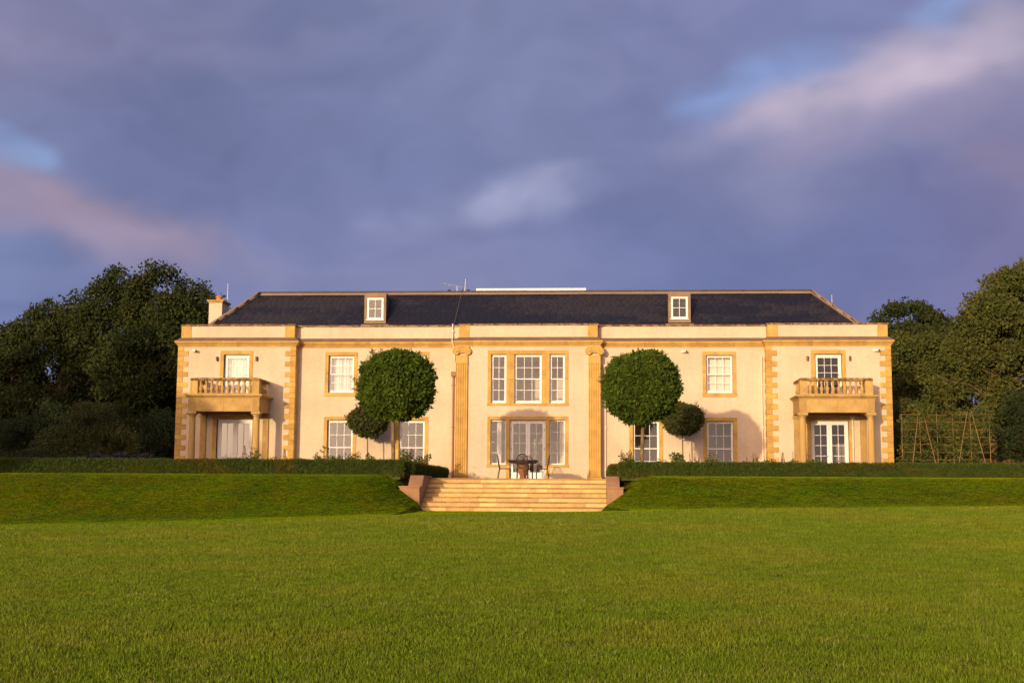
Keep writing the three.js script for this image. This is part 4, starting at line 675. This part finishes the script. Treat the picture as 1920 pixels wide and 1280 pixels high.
/* box hedges */
function hedge(label, runs, seed) {                          // runs: [x0,x1,z0,z1,top,yBase]
  const t = thing('box_hedge', label, 'hedge', [0, 0, 0], 0, 'low clipped hedges along the terrace'), r = rng(seed), core = [], pos = [];
  for (const [x0, x1, z0, z1, top, yb] of runs) {
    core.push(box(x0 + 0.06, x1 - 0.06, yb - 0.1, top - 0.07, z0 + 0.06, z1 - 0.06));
    const faces = [[x1 - x0, top - yb, 0], [x1 - x0, z1 - z0, 1], [z1 - z0, top - yb, 2], [z1 - z0, top - yb, 3], [x1 - x0, top - yb, 4]];
    for (const [a, b, k] of faces) { const n = Math.round(a * b * (k === 4 ? 150 : 560)); for (let i = 0; i < n; i++) { const u = r() * a, v = r() * b, d = 0.07 * r() * r(); let p; if (k === 0) p = [x0 + u, yb + v, z1 - d]; else if (k === 1) p = [x0 + u, top - d, z0 + v]; else if (k === 2) p = [x0 + d, yb + v, z0 + u]; else if (k === 3) p = [x1 - d, yb + v, z0 + u]; else p = [x0 + u, yb + v, z0 + d]; const w = (noise3(p[0] * 1.7, p[1] * 2.4, p[2] * 1.7) - 0.5) * 0.06 + (noise3(p[0] * 6, p[1] * 6, p[2] * 6) - 0.5) * 0.05; if (k === 1) p[1] += w * 0.8 + (r() < 0.03 ? r() * 0.06 : 0); else if (k === 0) p[2] += w; else if (k < 4) p[0] += w * (k === 2 ? -1 : 1); pos.push([...p, 0.85 + r() * 0.7]); } }
  }
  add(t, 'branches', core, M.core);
  instanced(t, 'leaves', CL.box[0], LM.box, pos, (q, p) => { const n = fbm(p[0] * 0.8, p[1] * 2, p[2], 3), k = 0.75 + q() * 0.6, b = smooth(0.52, 0.75, n); return [k * lerp(0.85, 1.5, b), k * lerp(1.0, 1.0, b), k * lerp(1, 0.8, b)]; });
}
hedge('long low box hedge left of the steps, with a return to the house', [[-26, -3.58, 11.0, 11.55, 0.52, 0.03], [-3.75, -3.32, 0.6, 10.98, 0.45, -0.05]], 401);
hedge('long low box hedge right of the steps, with a return to the house', [[3.64, 26, 11.0, 11.55, 0.48, 0.03], [3.36, 3.78, 0.6, 10.98, 0.40, -0.05]], 403);
/* shrubs left of the house */
function bush(name, label, x, z, lobes, density, geo, m, seed, group, size = 1) { const t = thing(name, label, 'shrub', [x, 0, z], 0, group); const stems = []; const r = rng(seed); for (const l of lobes) stems.push(tube([[l[0] * 0.4, -0.15, l[2] * 0.4], [l[0] * 0.8, l[1] * 0.6, l[2] * 0.8], [l[0], l[1], l[2]]], 0.03, 5, 0.01)); add(t, 'stems', stems, M.bark); instanced(t, 'foliage', geo, m, lobed(lobes, density, seed, 0.4, size), leafTint(0.3, 0.15)); return t; }
bush('evergreen_shrub', 'large rounded dark shrub in the shade left of the house', -21.6, -6, [[0, 1.7, 0, 1.6], [-1.3, 1.4, 0.2, 1.1], [1.3, 1.5, 0, 1.2], [0.2, 2.7, 0, 1.2], [0.8, 0.7, 0.4, 0.9], [-0.8, 0.7, 0.3, 0.9]], 80, CL.shrub[0], LM.bay, 501, undefined, 1);
[[-25.4, -3, 1.25], [-22.9, -3, 1.12], [-20.9, -2.8, 0.95], [-19.2, -2.6, 0.7]].forEach(([x, z, h], i) => bush('low_shrub', ['low mounded shrub at the far left edge behind the hedge', 'low mounded shrub behind the left hedge, second from the edge', 'low mounded shrub behind the left hedge, third from the edge', 'smallest low mounded shrub behind the left hedge, tapering down'][i], x, z, [[-0.8, h * 0.55, 0, h * 0.6], [0, h * 0.6, 0.1, h * 0.62], [0.8, h * 0.5, 0, h * 0.58]], 90, CL.shrub[0], LM.shrub, 511 + i, 'low mounded shrubs'));
[[-18.3, 1.5], [-17.2, 1.8], [-16.2, 1.6]].forEach(([x, z], i) => bush('lavender_clump', ['purple flower clump farthest from the left quoins', 'purple flower clump in the middle of the three by the left quoins', 'purple flower clump touching the left quoins'][i], x, z, [[-0.3, 0.5, 0, 0.42], [0.3, 0.55, 0, 0.45]], 130, CL.fine[0], LM.lav, 521 + i, 'purple flower clumps'));

/* planting between hedge and house */
function plant(x, z, h, kind, seed, label) {
  const t = thing('border_plant', label, 'plant', [x, 0, z], 0, 'plants behind the low hedges'), r = rng(seed), stems = [], pos = [], fl = [];
  const n = kind === 'spike' ? 5 : 7;
  for (let i = 0; i < n; i++) {
    const a = r() * 6.283, rad = (0.06 + r() * 0.22), hh = h * (0.6 + r() * 0.45), tx = Math.cos(a) * rad, tz = Math.sin(a) * rad;
    stems.push(tube([[tx * 0.3, -0.1, tz * 0.3], [tx * 0.7, hh * 0.5, tz * 0.7], [tx, hh, tz]], 0.007, 4, 0.003));
    for (let k = 0; k < 6; k++) { const q = 0.15 + r() * 0.8; pos.push([tx * q + (r() - 0.5) * 0.12, hh * q * (kind === 'spike' ? 0.7 : 1), tz * q + (r() - 0.5) * 0.12, 0.45 + r() * 0.5]); }
    if (kind === 'spike') for (let k = 0; k < 7; k++) fl.push([tx * 0.98 + (r() - 0.5) * 0.02, hh * (0.72 + k * 0.045), tz * 0.98, 0.22 - k * 0.015]);
    else if (kind === 'rose' && i % 2) fl.push([tx, hh, tz, 0.4]);
  }
  add(t, 'stems', stems, M.hazel); instanced(t, 'leaves', CL.fine[1], LM.bed, pos, leafTint(0.35, 0.3));
  if (fl.length) instanced(t, 'flowers', CL.fine[0], kind === 'spike' ? petal.purple : petal.pink, fl, leafTint(0.2, 0.1));
}
const petal = { purple: leafMat(0.22, 0.05, 0.09), pink: leafMat(0.55, 0.22, 0.16) };
const plantSpots = [[-9.3, 9.4, 0.95, 'leaf', 'leafy plant above the left hedge below the left pavilion quoins'], [-8.6, 8.8, 0.75, 'leaf', 'low leafy plant behind the left hedge, left of the outer window'], [-6.9, 8.6, 1.1, 'leaf', 'tall straggling plant behind the left hedge, right of the outer window'], [-6.3, 9.3, 0.95, 'leaf', 'leafy plant behind the left hedge under the small mop-headed tree'], [-5.7, 9.0, 1.0, 'leaf', 'wispy plant behind the left hedge between small tree and trunk'], [-4.9, 9.6, 0.85, 'leaf', 'leafy plant just left of the left round tree trunk'], [-3.75, 9.4, 1.05, 'rose', 'flowering plant just right of the left round tree trunk'], [-4.2, 7.0, 1.1, 'leaf', 'tall leafy plant in front of the inner left window'], [-4.0, 4.6, 1.15, 'rose', 'flowering shrub near the left hedge return'], [-3.95, 2.6, 1.0, 'leaf', 'leafy plant by the brown downpipe'],
  [3.95, 8.8, 1.0, 'rose', 'thin rose by the end of the right hedge'], [4.15, 6.4, 0.95, 'leaf', 'wispy plant near the right hedge return'], [5.1, 9.3, 0.72, 'leaf', 'low leafy plant right of the right round tree trunk'], [5.8, 8.8, 1.0, 'leaf', 'leafy plant behind the right hedge left of the small tree'], [6.35, 9.2, 1.05, 'spike', 'dark flower spikes under the small right tree'], [6.9, 9.0, 0.95, 'leaf', 'leafy plant behind the right hedge right of the small tree'], [7.6, 9.4, 0.85, 'spike', 'flower spikes in front of the outer right window, left side'], [8.3, 8.8, 0.9, 'spike', 'reddish flower spikes in front of the outer right window, right side'], [9.0, 9.2, 0.72, 'leaf', 'low leafy plant right of the outer right window'], [9.55, 8.9, 1.0, 'spike', 'tall red flower spike beside the right pavilion'], [-9.95, 9.2, 0.8, 'leaf', 'small leafy plant below the left pavilion corner'], [10.6, 9.4, 0.66, 'leaf', 'low plant at the left corner of the right pavilion']];
plantSpots.forEach(([x, z, h, k, l], i) => plant(x, z, h * (1 - (10 - z) * 0.0), k, 600 + i, l));

/* hazel obelisks in the beds */
function obelisk(x, z, h, w, label) {
  const t = thing('plant_obelisk', label, 'plant support', [x, 0, z], 0.4, 'hazel obelisks in the beds');
  for (let i = 0; i < 5; i++) { const a = i * 1.2566; add(t, 'cane', tube([[Math.cos(a) * w, -0.1, Math.sin(a) * w], [Math.cos(a) * 0.015, h, Math.sin(a) * 0.015]], 0.013, 5, 0.009), M.hazel); }
  for (const k of [0.35, 0.6, 0.75]) add(t, 'woven_ring', new THREE.TorusGeometry(w * (1 - k) + 0.015, 0.012, 5, 18).rotateX(Math.PI / 2).translate(0, h * k, 0), M.hazel);
  instanced(t, 'climber', CL.fine[0], LM.bed, Array.from({ length: 22 }, (_, i) => { const q = hash3(i, 3, Math.round(x * 10)), a = i * 2.4; return [Math.cos(a) * w * (1 - q * 0.7), h * q * 0.6, Math.sin(a) * w * (1 - q * 0.7), 0.6]; }), leafTint());
}
obelisk(-11.02, 4, 1.30, 0.26, 'hazel obelisk in front of the left french doors');
obelisk(-9.75, 2.6, 1.22, 0.22, 'hazel obelisk by the inner quoins of the left pavilion');
obelisk(10.05, 4, 1.12, 0.22, 'hazel obelisk left of the right balcony column');
obelisk(11.05, 4, 1.33, 0.28, 'hazel obelisk in front of the right balcony column');

/* bamboo trellis beside the house */
{
  const t = thing('bamboo_trellis', 'bamboo cane trellis frame beside the right pavilion', 'trellis', [0, 0, 2.0]), r = rng(71);
  const c = (a, b, w = 0.015) => add(t, 'cane', tube([a, [(a[0] + b[0]) / 2 + (r() - 0.5) * 0.03, (a[1] + b[1]) / 2 + (r() - 0.5) * 0.02, (a[2] + b[2]) / 2], b], w, 5, w * 0.8), M.cane);
  for (const [x, h] of [[15.06, 2.72], [15.76, 2.8], [16.44, 2.78], [17.05, 2.82], [17.74, 2.8], [18.47, 2.8]]) c([x, -0.15, 0], [x + (r() - 0.5) * 0.03, h, 0], 0.013);
  for (let i = 0; i < 8; i++) { const y = 0.62 + i * 0.298; c([15.0, y, 0.03], [16.75, y + (r() - 0.5) * 0.03, 0.03], 0.008); c([16.7, y - 0.01, 0.045], [18.55, y + (r() - 0.5) * 0.05, 0.045], 0.008); }
  for (const [a, b] of [[15.2, 15.72], [16.42, 15.88], [16.95, 17.63], [18.35, 17.78]]) c([a, -0.15, 0.5], [b, 2.86, 0.05], 0.013);
}
{ const t = scene.getObjectByName('bamboo_trellis'), r = rng(733), L = []; for (let i = 0; i < 210; i++) { const k = r(), x = 15.0 + 3.5 * k, h = 0.4 + 2.3 * r() * (0.45 + 0.75 * noise3(x * 1.4, 3, 9)); L.push([x, h, -0.08 + r() * 0.2, 0.7 + r() * 0.8]); } instanced(t, 'climber', CL.fine[1], LM.maple, L, leafTint(0.35, 0.3)); }
bush('rubble_plants', 'low brown dead foliage at the foot of the bamboo trellis', 17.8, 0.6, [[-1.3, 0.5, 0, 0.32], [-0.3, 0.52, 0, 0.34], [0.9, 0.55, 0, 0.36], [2.0, 0.6, 0, 0.42]], 150, CL.fine[0], leafMat(0.20, 0.10, 0.035), 541);
{ const t = thing('garden_cane', 'short orange-red cane standing behind the right cheek wall', 'cane', [3.56, 0, 10.35]); add(t, 'stake', tube([[0, -0.1, 0], [0.01, 0.34, 0]], 0.012, 6), M.redCane); add(t, 'stake_cap', new THREE.SphereGeometry(0.016, 8, 6).translate(0.01, 0.34, 0), M.redCane); }

/* ------------------------------------------------------------------ table and chairs on the terrace */
{
  const t = thing('garden_table', 'dark rectangular table on a terracotta pedestal on the terrace', 'table', [0.05, 0, 4.2]);
  add(t, 'table_top', [chamfer(-0.54, 0.54, 0.70, 0.76, -0.8, 0.8, 0.012), box(-0.50, 0.50, 0.66, 0.70, -0.76, 0.76)], M.tableTop);
  add(t, 'pedestal', lathe([[0.001, 0], [0.20, 0], [0.20, 0.05], [0.13, 0.09], [0.12, 0.15], [0.20, 0.32], [0.235, 0.45], [0.235, 0.56], [0.19, 0.60], [0.21, 0.66], [0.001, 0.66]], 20), M.urn);
}
function chair(x, z, turn, label) {
  const t = thing('garden_chair', label, 'chair', [x, 0, z], turn, 'chairs round the terrace table');   // faces -z, back at +z
  add(t, 'seat', [chamfer(-0.22, 0.22, 0.42, 0.455, -0.22, 0.22, 0.012)], M.rattan);
  for (const s of [-1, 1]) { add(t, 'leg', tube([[s * 0.19, 0.43, -0.19], [s * 0.20, 0.2, -0.215], [s * 0.205, 0, -0.20]], 0.014, 6), M.iron); add(t, 'leg', tube([[s * 0.19, 0.43, 0.2], [s * 0.2, 0.2, 0.25], [s * 0.205, 0, 0.27]], 0.014, 6), M.iron); }
  const pts = []; for (let i = 0; i < 28; i++) { const a = i / 28 * 6.283, q = Math.sin(a), y = 0.70 + q * 0.27; pts.push(new THREE.Vector3(Math.cos(a) * 0.215, y, 0.21 + (y - 0.43) * 0.16)); }
  add(t, 'back_hoop', new THREE.TubeGeometry(new THREE.CatmullRomCurve3(pts, true), 60, 0.014, 6, true), M.iron);
  const w = []; for (let i = -6; i <= 6; i++) { const x = i / 6.6 * 0.215, hy = 0.27 * Math.sqrt(1 - (x / 0.215) ** 2) - 0.005; w.push(tube([[x, 0.70 - hy, 0.21 + (0.27 - hy) * 0.16], [x, 0.70 + hy, 0.21 + (0.27 + hy) * 0.16]], 0.004, 4)); } for (let i = -7; i <= 7; i++) { const dy = i / 7.7 * 0.27, hx = 0.215 * Math.sqrt(1 - (dy / 0.27) ** 2) - 0.004, y = 0.70 + dy; w.push(tube([[-hx, y, 0.21 + (y - 0.43) * 0.16], [hx, y, 0.21 + (y - 0.43) * 0.16]], 0.004, 4)); }
  add(t, 'woven_back', w, M.rattan);
  for (const s of [-1, 1]) add(t, 'back_post', tube([[s * 0.18, 0.43, 0.2], [s * 0.19, 0.62, 0.235]], 0.013, 6), M.iron);
  return t;
}
chair(0.08, 5.15, 0, 'terrace chair with its round woven back to the viewer, in front of the table');
chair(-0.66, 4.2, -Math.PI / 2, 'terrace chair on the left of the table, seen from the side');
chair(0.78, 4.2, Math.PI / 2, 'terrace chair on the right of the table, seen from the side');
chair(0.16, 3.2, Math.PI, 'terrace chair on the far side of the table, by the garden door');

/* ------------------------------------------------------------------ grass */
function tuft(n, rad, h, w, seed) {
  const r = rng(seed), v = [];
  for (let i = 0; i < n; i++) {
    const a = r() * 6.283, d = rad * Math.sqrt(r()), x = Math.cos(a) * d, z = Math.sin(a) * d, b = r() * 6.283, l = h * (0.55 + r() * 0.6), be = l * (0.15 + r() * 0.5), f = r() * 6.283, wx = Math.cos(f) * w / 2, wz = Math.sin(f) * w / 2, bx = Math.cos(b) * be, bz = Math.sin(b) * be;
    const A = [x - wx, 0, z - wz], B = [x + wx, 0, z + wz], C = [x + wx * 0.8 + bx * 0.35, l * 0.6, z + wz * 0.8 + bz * 0.35], D = [x - wx * 0.8 + bx * 0.35, l * 0.6, z - wz * 0.8 + bz * 0.35], E = [x + bx, l, z + bz];
    v.push(...A, ...B, ...C, ...A, ...C, ...D, ...D, ...C, ...E);
  }
  const g = new THREE.BufferGeometry(); g.setAttribute('position', new THREE.Float32BufferAttribute(v, 3)); g.computeVertexNormals(); return g;
}
function grass(name, label, geo, m, z0, z1, density, size, xr, tint, seed) {
  const r = rng(seed), list = [];
  const n = Math.round((z1 - z0) * 2 * 24 * 4);
  for (let z = z0; z < z1; z += 0.25) {
    const [a, b] = xr(z), cnt = Math.round((b - a) * 0.25 * density(z));
    for (let i = 0; i < cnt; i++) { const x = lerp(a, b, r()), zz = z + r() * 0.25; if (zz < 12.2 && Math.abs(x - AX) < 3.9) continue; if (z1 > 40 ? zz < edgeZ(x) - 0.5 + r() : zz > edgeZ(x) + 0.5 - r()) continue; list.push([x, zz, size(zz) * (0.7 + 0.6 * r())]); }
  }
  const o = new THREE.InstancedMesh(geo, m, list.length), c = new THREE.Color(); o.name = name; o.userData = { label, category: 'grass', kind: 'stuff' };
  list.forEach(([x, z, s], i) => { dummy.position.set(x, ground(x, z) - 0.004, z); dummy.rotation.set(0, r() * 6.283, 0); dummy.scale.set(s, s * (0.75 + 0.5 * fbm(x * 0.9, z * 0.9, 5, 2)), s); dummy.updateMatrix(); o.setMatrixAt(i, dummy.matrix); const t = tint(x, z, r); o.setColorAt(i, c.setRGB(t[0], t[1], t[2])); });
  scene.add(o);
}
const view = (z) => { const d = 54 - z; return [2.85 - d * 0.50 - 4, 2.85 + d * 0.345 + 4]; };
const bladeMat = (r, g, b) => new THREE.MeshPhysicalMaterial({ color: rgb(r, g, b), roughness: 0.9, specularIntensity: 0.15, side: THREE.DoubleSide });
const lawnTint = (x, z, r) => { const n = fbm(x * 0.55, z * 0.55, 8, 3), m = fbm(x * 1.9, z * 1.9, 18, 2), k = 0.55 + r() * 0.9, y = smooth(0.4, 0.72, n) * 0.7 + (m - 0.5) * 0.5, br = r() < 0.06 + 0.10 * smooth(0.55, 0.7, m) ? 1 : 0; return br ? [k * 1.45, k * 1.15, k * 5] : [k * (0.86 + y * 0.30), k * (1.0 + y * 0.06), k * (1 + y * 0.5)]; };
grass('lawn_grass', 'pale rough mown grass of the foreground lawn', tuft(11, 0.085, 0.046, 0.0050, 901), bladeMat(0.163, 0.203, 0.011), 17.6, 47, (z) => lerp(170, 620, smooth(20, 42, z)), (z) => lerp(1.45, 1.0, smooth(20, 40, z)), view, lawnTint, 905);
grass('lawn_clover', 'scattered broad-leaved weeds in the foreground lawn', leafCluster(10, 0.035, 0.030, 0.022, 921), bladeMat(0.105, 0.150, 0.014), 19.5, 47, (z) => lerp(3, 9, smooth(24, 44, z)), (z) => 1.2, view, (x, z, r) => { const n = smooth(0.45, 0.7, fbm(x * 0.7, z * 0.7, 71, 2)), k = 0.5 + r() * 0.7 + n * 0.2; return [k, k, k]; }, 925);
const bankTint = (x, z, r) => { const n = fbm(x * 0.4, z * 0.7, 28, 3), k = 0.75 + r() * 0.45; return [k * (0.8 + (n - 0.3) * 0.9), k, k]; };
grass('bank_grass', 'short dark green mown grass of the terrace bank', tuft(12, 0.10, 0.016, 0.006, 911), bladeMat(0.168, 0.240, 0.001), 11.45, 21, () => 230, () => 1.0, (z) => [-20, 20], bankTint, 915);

scene.traverse((o) => { if (o.isMesh) { o.castShadow = o.receiveShadow = true; } });
renderer.render(scene, camera);
